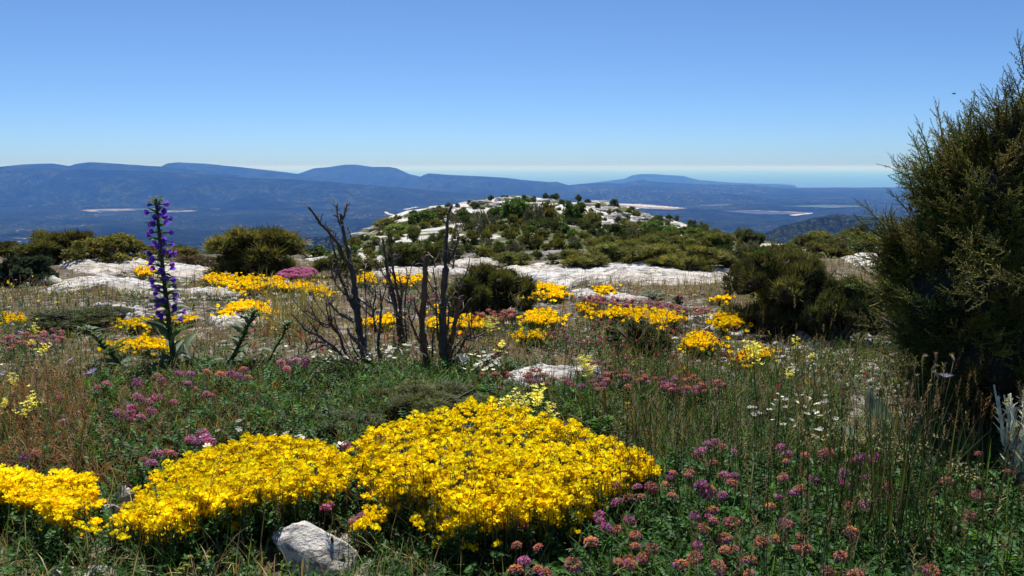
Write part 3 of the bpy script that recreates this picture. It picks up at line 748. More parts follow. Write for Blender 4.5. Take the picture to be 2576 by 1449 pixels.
for (u, v, w, top, typ, lab) in TREES: far_bush(u, v, w, top, typ, 'tree', lab, 'tree').__setitem__('group', 'trees on the middle hill')
fb = []
g_ = np.random.default_rng(123)
crest = [(1105, 529, 20, 'dark'), (1128, 526, 26, 'dark'), (1150, 523, 20, 'dark'), (1180, 514, 18, 'dark'), (1235, 506, 20, 'dark'), (1268, 503, 26, 'dark'), (1340, 503, 22, 'dark'), (1372, 504, 24, 'dark'), (1395, 504, 36, 'dark'),
         (1420, 506, 30, 'dark'), (1455, 508, 24, 'dark'), (1480, 513, 22, 'dark'), (1545, 521, 34, 'dark'), (1505, 528, 24, 'dark'), (1510, 545, 22, 'dark'), (1560, 542, 22, 'dark'), (1460, 520, 24, 'dark'), (1600, 548, 30, 'olive'),
         (1590, 528, 20, 'olive'), (1655, 556, 26, 'dark'), (1625, 560, 22, 'dark'), (1680, 566, 20, 'olive'), (1765, 585, 24, 'green'), (1040, 540, 26, 'dark'), (1000, 552, 24, 'olive'), (960, 566, 22, 'dark')]
cand = [(u, v, w * .8, t_) for u, v, w, t_ in crest]
for _ in range(4000):
    if len(cand) > 225: break
    v = g_.uniform(545, 668); hw = np.interp(v, [540, 600, 668], [280, 470, 560]); u = 1380 + g_.uniform(-1, 1) * hw + np.interp(v, [560, 668], [0, 20])
    if v > 655 and 1230 < u < 1880: continue
    w = g_.uniform(16, 40) * np.interp(v, [540, 600, 668], [.75, 1.2, 2.0])
    if any(abs(u - a) < (w + c) * .36 and abs(v - b) < (w + c) * .13 for a, b, c, _t in cand): continue
    if any(abs(u - a) < w * .3 + c * .35 and abs(v - b) < 7 for a, b, c in spots): continue
    pr = [.34, .4, .1, .13, .03]
    if u > 1500 and v > 600: pr = [.35, .55, .06, .04, 0]
    cand.append((u, v, w, ['dark', 'olive', 'green', 'grey', 'lime'][int(g_.choice(5, p=pr))]))
for _ in range(3000):
    if len(cand) > 286: break
    u = g_.uniform(1080, 1740); top_ = np.interp(u, np.array(EU[5:20]) / K, np.array(EV[5:20]) / K); v = top_ + g_.uniform(3, 46)
    w = g_.uniform(10, 22)
    if any(abs(u - a) < (w + c) * .32 and abs(v - b) < (w + c) * .16 for a, b, c, _t in cand): continue
    cand.append((u, v, w, ['dark', 'olive', 'green', 'grey'][int(g_.choice(4, p=[.45, .3, .15, .1]))]))
by = {}
for (u, v, w, t_) in cand:
    o = far_bush(u, v, w, v - w * g_.uniform(.5, .75), t_); o['group'] = 'bushes scattered over the middle hill'
    by.setdefault(t_, []).append((u, v, o))
for t_, items in by.items(): label_rows(items, SAY[t_])

# ---------------------------------------------------------------- junipers and shrubs at the edge of the meadow
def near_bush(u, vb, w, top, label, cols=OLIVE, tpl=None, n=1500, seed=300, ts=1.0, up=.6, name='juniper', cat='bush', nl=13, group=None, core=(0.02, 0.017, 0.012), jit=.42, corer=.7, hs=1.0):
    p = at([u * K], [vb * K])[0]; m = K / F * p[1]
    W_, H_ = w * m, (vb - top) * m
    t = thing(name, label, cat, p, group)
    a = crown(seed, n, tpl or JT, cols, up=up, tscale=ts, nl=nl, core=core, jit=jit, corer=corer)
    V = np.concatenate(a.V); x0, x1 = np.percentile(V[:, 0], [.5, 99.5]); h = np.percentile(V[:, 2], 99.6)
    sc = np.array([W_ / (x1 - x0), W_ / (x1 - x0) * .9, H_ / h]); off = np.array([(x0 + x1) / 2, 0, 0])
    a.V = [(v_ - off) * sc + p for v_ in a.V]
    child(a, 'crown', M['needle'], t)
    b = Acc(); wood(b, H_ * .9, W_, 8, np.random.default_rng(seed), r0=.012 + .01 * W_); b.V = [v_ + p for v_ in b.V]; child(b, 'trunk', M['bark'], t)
    return t
near_bush(-8, 650, 110, 606, 'low dark juniper cut off by the left edge', OLIVED, seed=301, n=1100)
near_bush(150, 662, 190, 580, 'dark olive juniper behind the slab, leftmost of the tall far bushes', OLIVED, seed=302, n=1900)
near_bush(278, 664, 215, 590, 'loose yellowish green shrub with bare twigs behind the purple spike', YOLIVE, LF, n=1500, seed=303, name='shrub', core=None, up=.8)
near_bush(640, 694, 235, 572, 'broad olive juniper between the purple spike and the dead shrub', OLIVED, seed=304, n=2600, nl=17)
near_bush(55, 712, 160, 644, 'rounded grey green shrub low at the left edge', [(0.035, 0.055, 0.035), (0.05, 0.07, 0.05), (0.025, 0.04, 0.028)], LF, n=1900, seed=305, name='shrub', up=.4)
near_bush(440, 652, 120, 618, 'low green bush right of the purple spike', YOLIVE, JS, n=700, seed=306, name='shrub')
near_bush(488, 668, 110, 640, 'low brownish heather like shrub left of the broad juniper', [(0.09, 0.06, 0.04), (0.07, 0.06, 0.03)], JS, n=600, seed=307, name='shrub', core=None)
near_bush(795, 652, 80, 618, 'low bright green bush right of the broad juniper', GREEN, LF, n=700, seed=308, name='shrub')
near_bush(850, 694, 120, 636, 'dark low juniper behind the left dead stems', DARK + OLIVE, seed=309, n=1100)
near_bush(932, 690, 70, 650, 'small olive bush between the dead stems', OLIVE, LF, n=700, seed=310)
near_bush(1042, 672, 150, 604, 'dark juniper behind the tall dead trunk', DARK + OLIVE[:2], seed=311, n=1700)
near_bush(1236, 796, 215, 664, 'bushy dark green juniper right of the tall dead trunk', [(0.045, 0.052, 0.016), (0.032, 0.042, 0.014), (0.075, 0.075, 0.02)], seed=312, n=3000, nl=18, ts=.75)
near_bush(1288, 670, 100, 632, 'dark juniper at the left end of the largest slab', DARK + OLIVE, seed=313, n=1000)
near_bush(1608, 888, 165, 800, 'small dense green bush in front of the longest yellow cushion', [(0.06, 0.07, 0.022), (0.04, 0.055, 0.018), (0.08, 0.085, 0.03)], LF, n=1500, seed=314, ts=.7, name='shrub')
near_bush(1975, 828, 280, 622, 'large dark juniper left of the tall near juniper', [(0.05, 0.052, 0.018), (0.035, 0.04, 0.015), (0.075, 0.07, 0.024)], seed=315, n=4200, nl=20, ts=.7)
near_bush(2120, 862, 200, 690, 'shaded dark juniper tucked against the tall near juniper', [(0.045, 0.05, 0.018), (0.03, 0.038, 0.014)], seed=316, n=2600, nl=16, ts=.8)
near_bush(1890, 622, 72, 578, 'small dark juniper on the skyline right of the hill', DARK, seed=317, n=700)
near_bush(2062, 626, 150, 582, 'wide dark juniper on the skyline left of the tall juniper', OLIVE + DARK, seed=318, n=1300)
near_bush(2160, 622, 100, 566, 'dark juniper on the skyline touching the tall juniper', DARK, seed=319, n=1000)
for i, (u, vb, w, top, lab, cols) in enumerate([
    (1450, 676, 160, 628, 'dark juniper behind the left half of the largest slab', OLIVE), (1560, 668, 170, 606, 'dense juniper behind the middle of the largest slab', OLIVE + DARK),
    (1655, 676, 170, 612, 'olive juniper behind the right half of the largest slab', OLIVE), (1745, 684, 170, 618, 'olive juniper behind the right end of the largest slab', OLIVE),
    (1830, 672, 120, 622, 'dark juniper just right of the largest slab', OLIVE + DARK), (1640, 632, 120, 590, 'dark juniper in the second row behind the largest slab', DARK + OLIVE),
    (1790, 622, 110, 580, 'dark juniper at the right foot of the hill', DARK + OLIVE), (1520, 628, 110, 592, 'olive juniper at the foot of the hill behind the slab', OLIVE),
    (1925, 664, 110, 618, 'bright leafy bush between junipers right of the largest slab', GREEN), (1710, 628, 90, 592, 'small olive juniper at the foot of the hill right of centre', OLIVE)]):
    near_bush(u, vb, w, top, lab, cols, JT if cols is not GREEN else LF, n=1300, seed=330 + i)
for i, (u, vb, w, top, lab, cols) in enumerate([(2085, 650, 110, 606, 'olive juniper between pale slabs left of the tall juniper', OLIVE), (2190, 644, 120, 596, 'dark juniper close behind the tall juniper, on the far slabs', DARK), (1985, 652, 90, 612, 'small olive juniper at the slab right of the hill', OLIVE + DARK)]):
    near_bush(u, vb, w, top, lab, cols, n=1000, seed=360 + i)
SILVER = [(0.30, 0.33, 0.30), (0.22, 0.26, 0.24)]
near_bush(662, 694, 90, 668, 'silver grey cushion plant under the broad olive juniper', SILVER, JS, n=600, seed=345, ts=.7, name='shrub', cat='plant', core=(0.08, 0.08, 0.06))
near_bush(1640, 752, 62, 730, 'silver grey cushion plant below the largest slab', SILVER, JS, n=500, seed=346, ts=.8, name='shrub', cat='plant', core=(0.08, 0.08, 0.06))
near_bush(1705, 764, 30, 740, 'lilac flowering thyme tuft right of the silver cushion plant', [(0.25, 0.17, 0.30), (0.3, 0.2, 0.33), (0.1, 0.1, 0.05)], LF, n=260, seed=347, name='shrub', cat='plant')
near_bush(1965, 800, 26, 776, 'lilac flowering thyme tuft under the large dark juniper', [(0.22, 0.16, 0.26), (0.26, 0.19, 0.28), (0.1, 0.1, 0.05)], LF, n=220, seed=348, name='shrub', cat='plant')
near_bush(190, 818, 240, 775, 'low spreading green juniper in the left meadow', [(0.055, 0.065, 0.02), (0.04, 0.055, 0.016)], n=1700, seed=349, ts=.8)
near_bush(640, 745, 90, 728, 'flat brown heath cushion by the thin rock ledge', [(0.08, 0.05, 0.03), (0.06, 0.05, 0.02)], JS, n=400, seed=350, name='shrub', cat='plant')
near_bush(1080, 1045, 330, 968, 'low fine leaved olive shrub behind the big yellow cushion', [(0.09, 0.10, 0.04), (0.06, 0.08, 0.03), (0.12, 0.125, 0.06)], tuft_tpl(9, .045, .006, .7, gj), n=3400, seed=351, ts=1.3, name='shrub', core=(0.06, 0.055, 0.03), up=1.0)
near_bush(860, 1090, 200, 1042, 'low grey green shrub between the flat stone and the big yellow cushion', [(0.06, 0.085, 0.045), (0.05, 0.07, 0.035), (0.09, 0.11, 0.06)], tuft_tpl(9, .05, .008, .7, gj), n=2400, seed=352, ts=1.3, name='shrub', core=(0.05, 0.05, 0.03), up=1.0)

# ================================================================ flower templates
def fan(P, F_list, a, C): a.add(P, F_list, C)
def petal_v(w, l, cup=0.25, tip=0.0):
    """rounded petal from its base at the origin along +z, facing +x; six rim points round a centre"""
    t = np.array([-1, -.92, -.55, 0, .55, .92, 1]) 
    ys = np.array([0, .75, 1.0, .55, -.55, -1.0, -.75]) * w / 2
    zs = np.array([0, .45, .8, 1.0, 1.0, .8, .45]) * l
    V = np.stack([cup * np.abs(ys) + tip * zs, ys, zs], -1)
    V = np.concatenate([V, [[0, 0, l * .6]]])
    n = 7; i = np.arange(n)
    return V, [np.stack([i, (i + 1) % n, np.full(n, n)], -1)]
def pea_head(seed, nfl=8, r=0.0135, s=1.0):
    """a ring of pea flowers seen from the side: broad standard, folded wings and keel"""
    g = np.random.default_rng(seed); a = Acc()
    for i in range(nfl):
        az = 2 * np.pi * (i + g.uniform(-.3, .3)) / nfl
        til = g.uniform(-.05, .42); R = R1(az, til)
        base = R1(az, 0) @ np.array([r * g.uniform(.35, .8), 0, 0]) + np.array([0, 0, g.uniform(-.003, .004)])
        sh = g.uniform(.85, 1.1)
        a.add(*place(petal_v(.0115 * s, .0125 * s, -.3), R, base), C=np.array([1, 1.02, 1]) * sh)
        for sg in (-1, 1):
            Rk = R @ R1(0, .75) @ rotz(np.array([sg * 1.0]))[0]
            a.add(*place(petal_v(.008 * s, .0115 * s, .35), Rk, base), C=np.array([1, .93, 1]) * sh)
    return a.tpl()
def far_head(seed, nfl=9):
    g = np.random.default_rng(seed); a = Acc()
    for i in range(nfl):
        az = 2 * np.pi * (i + g.uniform(-.3, .3)) / nfl
        a.add(*place(petal_v(.014, .014, -.3), R1(az, g.uniform(-.05, .7)), R1(az, 0) @ np.array([.011 * g.uniform(.3, 1), 0, 0])), C=np.ones(3) * g.uniform(.8, 1.12))
    return a.tpl()
def vetch_head(seed, mode, n=74, r=0.0100, L=0.0068):
    """dense half ball of slim florets; faded ones brown from the top down"""
    g = np.random.default_rng(seed); a = Acc()
    FRESH = [(.62, .10, .32), (.52, .07, .28), (.70, .20, .44)]; PUR = [(.42, .14, .38), (.32, .10, .34), (.50, .22, .44)]; FADE = [(.62, .25, .12), (.54, .18, .10), (.48, .17, .17)]; DUSK = [(.44, .15, .20), (.52, .20, .22), (.36, .11, .18)]
    for i in range(n):
        t = (i + .5) / n; pol = math.acos(1 - t * 1.28); az = i * 2.399 + g.uniform(-.2, .2)
        if mode == 'fresh': pal = FRESH if t > .25 else PUR
        elif mode == 'purple': pal = PUR if g.uniform() < .75 else FRESH
        elif mode == 'faded': pal = FADE if t < .62 + g.uniform(-.2, .2) else PUR
        else: pal = DUSK if g.uniform() < .7 else FADE
        c = np.array(pal[int(g.integers(3))]) * g.uniform(.8, 1.25)
        R = R1(az, pol + g.uniform(-.2, .2), g.uniform(-.6, .6))
        V, Fs = strip(L * g.uniform(.8, 1.25), .0046, 2, .9, base=.8)
        cc = np.tile(c, (len(V), 1)); cc[[0, 3]] = c * .5 + np.array([.12, .12, .07])
        a.add(V @ R.T + R @ np.array([0, 0, r]) * np.array([1.15, 1.15, .8]), Fs, cc)
    for i in range(7):
        a.add(*place(strip(.012, .006, 2, -.5), R1(i * .9, 1.75), (0, 0, -.002)), C=(.10, .13, .07))
    return a.tpl()
def sprig(seed, n=7, L=0.06, lw=0.007, ll=0.014, arch=.8):
    """pinnate leaf: pairs of leaflets along an arching midrib"""
    g = np.random.default_rng(seed); a = Acc()
    t = np.linspace(0, 1, n + 1); ang_ = arch * t; x = np.cumsum(np.sin(ang_)) * L / n; z = np.cumsum(np.cos(ang_)) * L / n
    P = np.stack([x, 0 * x, z], -1)
    a.add(*tube(P[::2] if n > 5 else P, np.full(len(P[::2] if n > 5 else P), .0006), 3, cap=False), C=(.8, .9, .6))
    for i in range(2, n + 1):
        for sg in (-1, 1):
            R = R1(0, ang_[i]) @ rotz(np.array([sg * 1.5708]))[0] @ R1(0, 1.0 + g.uniform(-.15, .15), g.uniform(-.4, .4))
            a.add(*place(strip(ll * g.uniform(.8, 1.1), lw, 2, .35, fold=.35, base=.35), R, P[i]), C=np.ones(3) * g.uniform(.85, 1.2))
    a.add(*place(strip(ll, lw, 2, .3, fold=.35, base=.35), R1(0, arch), P[-1]))
    return a.tpl()
def leafy_shoot(seed, n=9, H=0.05, lw=0.008, ll=0.016):
    """upright little stem set with leaves all round"""
    g = np.random.default_rng(seed); a = Acc()
    a.add(*tube([(0, 0, -.01), (.002, 0, H * .5), (.001, .002, H)], [.0012, .001, .0006], 3), C=(.7, .7, .5))
    for i in range(n):
        z = H * (i + .6) / n; a.add(*place(strip(ll * g.uniform(.7, 1.15) * (1.1 - .4 * i / n), lw, 2, .5, fold=.4, base=.35), R1(i * 2.4, g.uniform(.6, 1.2) * (1 - .4 * i / n)), (0, 0, z)), C=np.ones(3) * g.uniform(.8, 1.2))
    return a.tpl()
def star_flower(seed, n=5, pl=.009, pw=.007, col=(1, 1, 1), eye=(.7, .75, .3)):
    a = Acc()
    for i in range(n):
        a.add(*place(petal_v(pw, pl, .05, .1), R1(i * 2 * math.pi / n, 1.2), (0, 0, 0)), C=col)
    a.add(*place(strip(.004, .004, 1, 0, base=.9), R1(.3, .3), (0, 0, 0)), C=eye)
    return a.tpl()
YEL = [(.92, .76, .010), (.94, .80, .016), (.90, .70, .007)]
YMID = [(.90, .64, .006), (.88, .59, .005), (.92, .70, .010)]
PEA = [pea_head(400 + i, 7 + i % 3) for i in range(6)]
PEAF = [far_head(410 + i) for i in range(4)]
SPRIG = [sprig(420 + i) for i in range(4)]
SHOOT = [leafy_shoot(430 + i) for i in range(4)]
STAR = [star_flower(440 + i) for i in range(2)]
LEAFG = [(.034, .098, .018), (.055, .13, .024), (.026, .078, .020), (.045, .09, .03)]
def stems(a, p0, p1, r=.0011, col=(.10, .13, .05), sides=3):
    for s_, e_ in zip(p0, p1):
        m = (s_ + e_) / 2 + np.array([0, 0, .006]); a.add(*tube([s_, m, e_], [r, r, r * .8], sides, cap=False), C=col)

# ================================================================ yellow cushions
def cushion(poly, label, H=.1, E=45, heads=300, near=False, seed=1, leaves=500, sep=.0, cols=None, keep=.12, front=.55, thin=0.0):
    g = np.random.default_rng(seed); pp = np.array(k(poly)); nn = len(pp)
    rag = np.concatenate([pp[i] + (pp[(i + 1) % nn] - pp[i]) * np.linspace(0, 1, 6, endpoint=False)[:, None] for i in range(nn)])
    amp_ = 2.6 if near else 1.5
    poly = [tuple(q) for q in rag + g.normal(0, 1, rag.shape) * np.array([amp_, amp_ * .6])]; A_ = np.array(poly)
    U, V_ = [], []
    lo, hi = A_.min(0), A_.max(0); E = E * K
    need = heads; out = []; tries = 0
    cell = {}
    while len(out) < need and tries < 200:
        tries += 1
        u = g.uniform(lo[0], hi[0], 400); v = g.uniform(lo[1], hi[1], 400); ok = inpoly(u, v, poly)
        ok &= g.uniform(0, 1, 400) >= .45 * 4 * np.clip(-.05 - fbm(u * .11, v * .2, seed=seed + 9), 0, 1)
        for a_, b_ in zip(u[ok], v[ok]):
            if thin and (b_ - lo[1] > .55 * (hi[1] - lo[1])) and g.uniform() < thin * np.clip((b_ - lo[1]) / (hi[1] - lo[1]) * 2.4 - 1.1, 0, 1): continue
            if sep:
                key = (int(a_ / sep), int(b_ / (sep * .62)))
                if any(((a_ - q[0]) / sep) ** 2 + ((b_ - q[1]) / (sep * .62)) ** 2 < .5 for dx in (-1, 0, 1) for dy in (-1, 0, 1) for q in cell.get((key[0] + dx, key[1] + dy), ())): continue
                cell.setdefault(key, []).append((a_, b_))
            out.append((a_, b_))
            if len(out) >= need: break
    nx = int(len(out) * (.09 if near else .14)); bi = g.integers(0, len(A_), nx)      # strays round the edge
    out += [tuple(q) for q in A_[bi] + g.normal(0, 1, (nx, 2)) * (np.array([6, 3.2]) if near else np.array([4, 1.8]))]
    uv = np.array(out); u, v = uv[:, 0], uv[:, 1]
    low = (v - lo[1]) / max(hi[1] - lo[1], 1)
    e = np.clip(edge_dist(u, v, poly) / E, 0, 1)
    e = np.maximum(e, np.clip(1 - low * 1.6, 0, 1) * .8)
    h = H * g.uniform(.86, 1.1, len(u)) * (.38 + .62 * (1 - (1 - e) ** 2)) * (1 - front * .5 * np.clip(low - .5, 0, 1)) * (1 + .10 * fbm(u * .09, v * .16, seed=seed))
    P = at(u, v, h)
    G = P.copy(); G[:, 2] = ground_z(P[:, 0], P[:, 1])
    c = G.mean(0); t = thing('yellow_flower_cushion', label, 'flower cushion', c, 'yellow flower cushions of the meadow')
    n = len(P)
    tilt = frame_to(np.c_[g.normal(0, .25, n), -.05 + g.normal(0, .22, n), np.ones(n)], g)
    sc = g.uniform(.72, 1.05, n) if near else g.uniform(.7, 1.1, n); col = pick(cols or (YEL if near else YMID), n, .12, g) * (1 + .10 * fbm(u * .07, v * .12, seed=seed + 4))[:, None]
    if near:
        o = np.argsort(P[:, 1]); big, rest = o[:100], o[100:]
        me = []
        for i, tp in enumerate(PEA):
            a = Acc(); a.scatter(tp, np.zeros((1, 3)), np.eye(3)[None], 1.0, YEL[i % 3]); me.append(a.mesh('flower_head', M['petal']))
        from mathutils import Matrix
        for i in big:
            ob = bpy.data.objects.new('flower_head', me[i % len(me)]); COL.objects.link(ob); ob.parent = t
            Mx = Matrix(tilt[i].tolist()).to_4x4(); Mx.translation = Vector(P[i] - c); ob.matrix_basis = Mx @ Matrix.Diagonal((sc[i], sc[i], sc[i], 1))
        a = Acc()
        for j, tp in enumerate(PEA):
            s_ = rest[rest % len(PEA) == j]; a.scatter(tp, P[s_], tilt[s_], sc[s_], col[s_])
        if len(rest): kind(child(a, 'flower_head', M['petal'], t), 'stuff')
    else:
        a = Acc()
        for j, tp in enumerate(PEAF):
            s_ = np.arange(n) % 4 == j; a.scatter(tp, P[s_], tilt[s_], sc[s_], col[s_])
        kind(child(a, 'blossom', M['petal'], t), 'stuff')
    f = Acc(); stems(f, G + (P - G) * .35 + g.normal(0, .006, P.shape) * [1, 1, 0], P, .0012 if near else .002)
    m = leaves; i = g.integers(0, n, m); q = G[i] + (P - G)[i] * g.uniform(.15, .8, (m, 1)); q[:, :2] += g.normal(0, .014, (m, 2)); q[:, 1] -= .008
    for j, tp in enumerate(SHOOT):
        s_ = np.arange(m) % 4 == j; f.scatter(tp, q[s_] - [0, 0, .02], rand_rot(s_.sum(), .5, g), g.uniform(.6, 1.1, s_.sum()), pick(LEAFG, s_.sum(), .25, g))
    child(f, 'foliage', M['leaf'], t)
    KEEP.append((poly, keep)); return t
cushion([(893, 1120), (960, 1080), (1050, 1050), (1120, 1030), (1210, 1022), (1300, 1030), (1330, 1045), (1400, 1062), (1450, 1075), (1540, 1105), (1600, 1140), (1610, 1165), (1660, 1168), (1650, 1190), (1590, 1225), (1530, 1255), (1500, 1295), (1420, 1340), (1300, 1350),
         (1180, 1362), (1110, 1362), (1070, 1320), (1060, 1285), (1000, 1270), (960, 1305), (900, 1335), (895, 1320), (960, 1265), (930, 1235), (900, 1190)], 'biggest yellow flower cushion, broad dome at the centre front', .18, 130, 860, True, 501, 2000, sep=7.0)
cushion([(272, 1335), (330, 1270), (395, 1200), (480, 1150), (560, 1130), (650, 1105), (720, 1106), (800, 1120), (890, 1152), (885, 1200), (860, 1240), (800, 1266), (740, 1288), (690, 1300), (640, 1296), (590, 1312), (540, 1330), (500, 1352), (470, 1366),
         (400, 1367), (340, 1340)], 'second yellow flower cushion sloping down left behind the large stone', .14, 80, 500, True, 502, 1300, sep=7.0, thin=.8)
cushion([(-90, 1190), (0, 1192), (60, 1192), (110, 1205), (190, 1205), (215, 1215), (245, 1245), (238, 1290), (200, 1320), (180, 1352), (140, 1335), (90, 1310), (30, 1265), (-90, 1262)], 'yellow flower cushion cut off by the left edge at the front', .12, 60, 290, True, 503, 800, sep=7.0, thin=.5)
for i, (poly, lab, H, n) in enumerate([
    ([(508, 704), (545, 688), (600, 693), (660, 700), (720, 702), (790, 714), (838, 730), (820, 742), (760, 738), (690, 730), (610, 735), (560, 722)], 'longest yellow flower band behind the meadow, left of the dead shrub', .09, 520),
    ([(548, 790), (570, 772), (620, 760), (665, 762), (700, 788), (688, 797), (640, 786), (580, 790)], 'arched yellow cushion above the drooping bugloss', .09, 200),
    ([(-20, 798), (20, 792), (66, 800), (60, 810), (10, 813), (-20, 812)], 'thin yellow strip of flowers at the left edge', .05, 70),
    ([(298, 812), (340, 803), (400, 806), (480, 796), (494, 802), (450, 818), (400, 830), (330, 830)], 'yellow flower strip passing behind the purple spike', .06, 190),
    ([(250, 870), (300, 858), (360, 853), (420, 862), (440, 880), (400, 886), (300, 884)], 'yellow flower strip at the foot of the purple spike', .06, 170),
    ([(340, 684), (350, 672), (372, 670), (392, 680), (385, 692), (350, 694)], 'round yellow tuft on the pale slab beside the purple spike', .08, 60),
    ([(898, 702), (912, 690), (940, 690), (948, 702), (940, 712), (905, 714)], 'small yellow cushion left behind the dead shrub', .08, 70),
    ([(965, 708), (990, 696), (1030, 694), (1066, 698), (1062, 714), (1000, 716)], 'yellow cushion seen between the dead trunks, near the slab', .08, 110),
    ([(905, 815), (940, 800), (985, 795), (1005, 808), (990, 820), (930, 822)], 'yellow cushion behind the left dead stems, low', .07, 100),
    ([(1072, 815), (1090, 800), (1135, 803), (1180, 800), (1215, 808), (1238, 822), (1200, 832), (1150, 834), (1090, 830)], 'yellow cushion behind the base of the right dead trunk', .08, 200),
    ([(1090, 780), (1104, 768), (1118, 776), (1112, 788), (1096, 788)], 'tiny yellow cushion beside the tall dead trunk', .05, 26),
    ([(1300, 742), (1320, 726), (1370, 718), (1415, 722), (1430, 742), (1410, 752), (1340, 750)], 'yellow cushion just below the left end of the largest slab', .08, 190),
    ([(1310, 806), (1325, 788), (1360, 778), (1400, 786), (1408, 806), (1390, 822), (1340, 822)], 'round yellow cushion right of the bushy dark green juniper', .09, 170),
    ([(1292, 846), (1320, 832), (1360, 836), (1382, 848), (1370, 860), (1310, 858)], 'loose yellow cushion below the round one at centre', .06, 90),
    ([(1448, 776), (1465, 766), (1495, 768), (1502, 778), (1480, 786)], 'small yellow cushion touching the longest cushion on the right', .06, 50),
    ([(1485, 790), (1540, 778), (1600, 776), (1650, 782), (1700, 788), (1722, 800), (1700, 815), (1650, 826), (1610, 818), (1560, 798), (1500, 798)], 'longest yellow cushion on the right, behind the small green bush', .10, 330),
    ([(1488, 734), (1505, 722), (1535, 722), (1548, 734), (1520, 740)], 'yellow cushion under the edge of the largest slab', .07, 70),
    ([(1788, 812), (1800, 794), (1840, 786), (1870, 800), (1876, 820), (1850, 830), (1805, 826)], 'upright round yellow cushion left of the large dark juniper', .09, 150),
    ([(1712, 868), (1735, 842), (1770, 840), (1805, 856), (1808, 872), (1770, 884), (1725, 882)], 'yellow cushion with dark grass stalks, lower right', .08, 130),
    ([(1846, 905), (1870, 884), (1915, 876), (1944, 890), (1935, 905), (1890, 912), (1860, 918)], 'yellow cushion behind the pale yellow mustard on the right', .07, 110),
    ([(1783, 758), (1800, 748), (1830, 748), (1836, 756), (1810, 762)], 'faint yellow cushion in front of the large dark juniper', .06, 46),
    ([(1468, 646), (1485, 638), (1512, 640), (1510, 648), (1480, 650)], 'yellow tuft on the rocks before the hill', .12, 40),
    ([(1560, 648), (1575, 645), (1582, 650), (1566, 652)], 'tiny yellow tuft on the rocks, right of the other one', .1, 16),
    ([(890, 618), (905, 614), (915, 619), (900, 622)], 'tiny yellow tuft on the flat left of the hill', .12, 14)]):
    cushion(poly, lab, H * .8, 16, int(n * 1.4), False, 520 + i, int(n * 1.3), keep=.35)

# ================================================================ pink and faded vetch
VM = {m: [vetch_head(560 + 10 * j + i, m) for i in range(3)] for j, m in enumerate(('fresh', 'purple', 'faded', 'dusk'))}
VMESH = {}
for m, tps in VM.items():
    VMESH[m] = []
    for tp in tps:
        a = Acc(); a.scatter(tp, np.zeros((1, 3)), np.eye(3)[None], 1.0, (1, 1, 1)); VMESH[m].append(a.mesh('flower_head', M['petal']))
def vetch(label, heads, mix, h=.09, seed=1, size=1.15, leaves=60, spread=.05, near=True, group='flowering vetch clumps', lcol=LEAFG):
    """heads: list of (u, v) in 1024-wide picture units"""
    g = np.random.default_rng(seed); hv = np.array(heads, float)
    hh = h * 1.25 * g.uniform(.75, 1.2, len(hv)); P = at(hv[:, 0], hv[:, 1], hh); G = P.copy(); G[:, :2] += g.normal(0, .015, (len(P), 2)); G[:, 2] = ground_z(G[:, 0], G[:, 1])
    c = G.mean(0); t = thing('vetch_clump', label, 'flower', c, group)
    ms = [mix[int(g.integers(len(mix)))] for _ in hv]
    if near:
        for i in range(len(P)):
            a = Acc(); stems(a, G[i:i + 1], P[i:i + 1], .0013, (.12, .11, .06)); st = child(a, 'flower_stalk', M['leaf'], t)
            ob = bpy.data.objects.new('flower_head', VMESH[ms[i]][i % 3]); COL.objects.link(ob); ob.parent = st
            ob.location = Vector(P[i] - c); ob.rotation_euler = (g.normal(.25, .3), g.normal(0, .3), g.uniform(0, 6.28)); s_ = size * .74 * g.uniform(.8, 1.25); ob.scale = (s_, s_, s_)
    else:
        a = Acc()
        for i in range(len(P)): a.scatter(VM[ms[i]][i % 3], P[i:i + 1], rand_rot(1, .3, g), size * g.uniform(.5, 1.1), (1, 1, 1))
        kind(child(a, 'flower_head', M['petal'], t), 'stuff')
    f = Acc()
    if not near: stems(f, G, P, .002)
    m = leaves; i = g.integers(0, len(G), m); q = G[i] + np.c_[g.normal(0, spread, (m, 2)), np.zeros(m)]; q[:, 2] = ground_z(q[:, 0], q[:, 1])
    for j, tp in enumerate(SPRIG):
        s_ = np.arange(m) % 4 == j; f.scatter(tp, q[s_], rand_rot(s_.sum(), .35, g), g.uniform(.7, 1.3, s_.sum()), pick(lcol, s_.sum(), .25, g))
    child(f, 'leaves', M['leaf'], t); return t
def c3(l): return [(512 + x / 8.863, 412.5 + y / 8.863) for x, y in l]
def c4(l): return [(768 + x / 7.207, 375 + y / 7.207) for x, y in l]
def s2(l): return [(x * K, y * K) for x, y in l]
FA, PU, FR, DU = 'faded', 'purple', 'fresh', 'dusk'
vetch('faded vetch clump at the bottom edge below the big yellow cushion', c3([(90, 1000), (160, 1170), (110, 1320), (230, 1390), (40, 1180), (230, 1200), (30, 1400), (300, 1440)]), [FA, DU, FA, PU], .08, 601)
vetch('mixed pink and brown vetch on the right flank of the big yellow cushion', c3([(1030, 430), (920, 640), (1230, 660), (1150, 750), (1040, 760), (930, 800), (1420, 740), (1110, 660), (1260, 690)]), [FA, PU, DU], .09, 602)
vetch('vetch clump at the lower right edge of the big yellow cushion, one bright pink head', c3([(770, 920), (830, 1020), (1040, 960), (780, 960), (930, 1040), (540, 1350), (700, 1150), (1090, 1090)]), [FR, FA, PU], .09, 603)
vetch('brown headed vetch row at the bottom, right of centre', c3([(1090, 1190), (940, 1330), (1040, 1330), (1150, 1300), (1240, 1210), (1500, 1350), (1050, 1340), (1170, 1290)]), [FA, FA, DU], .08, 604)
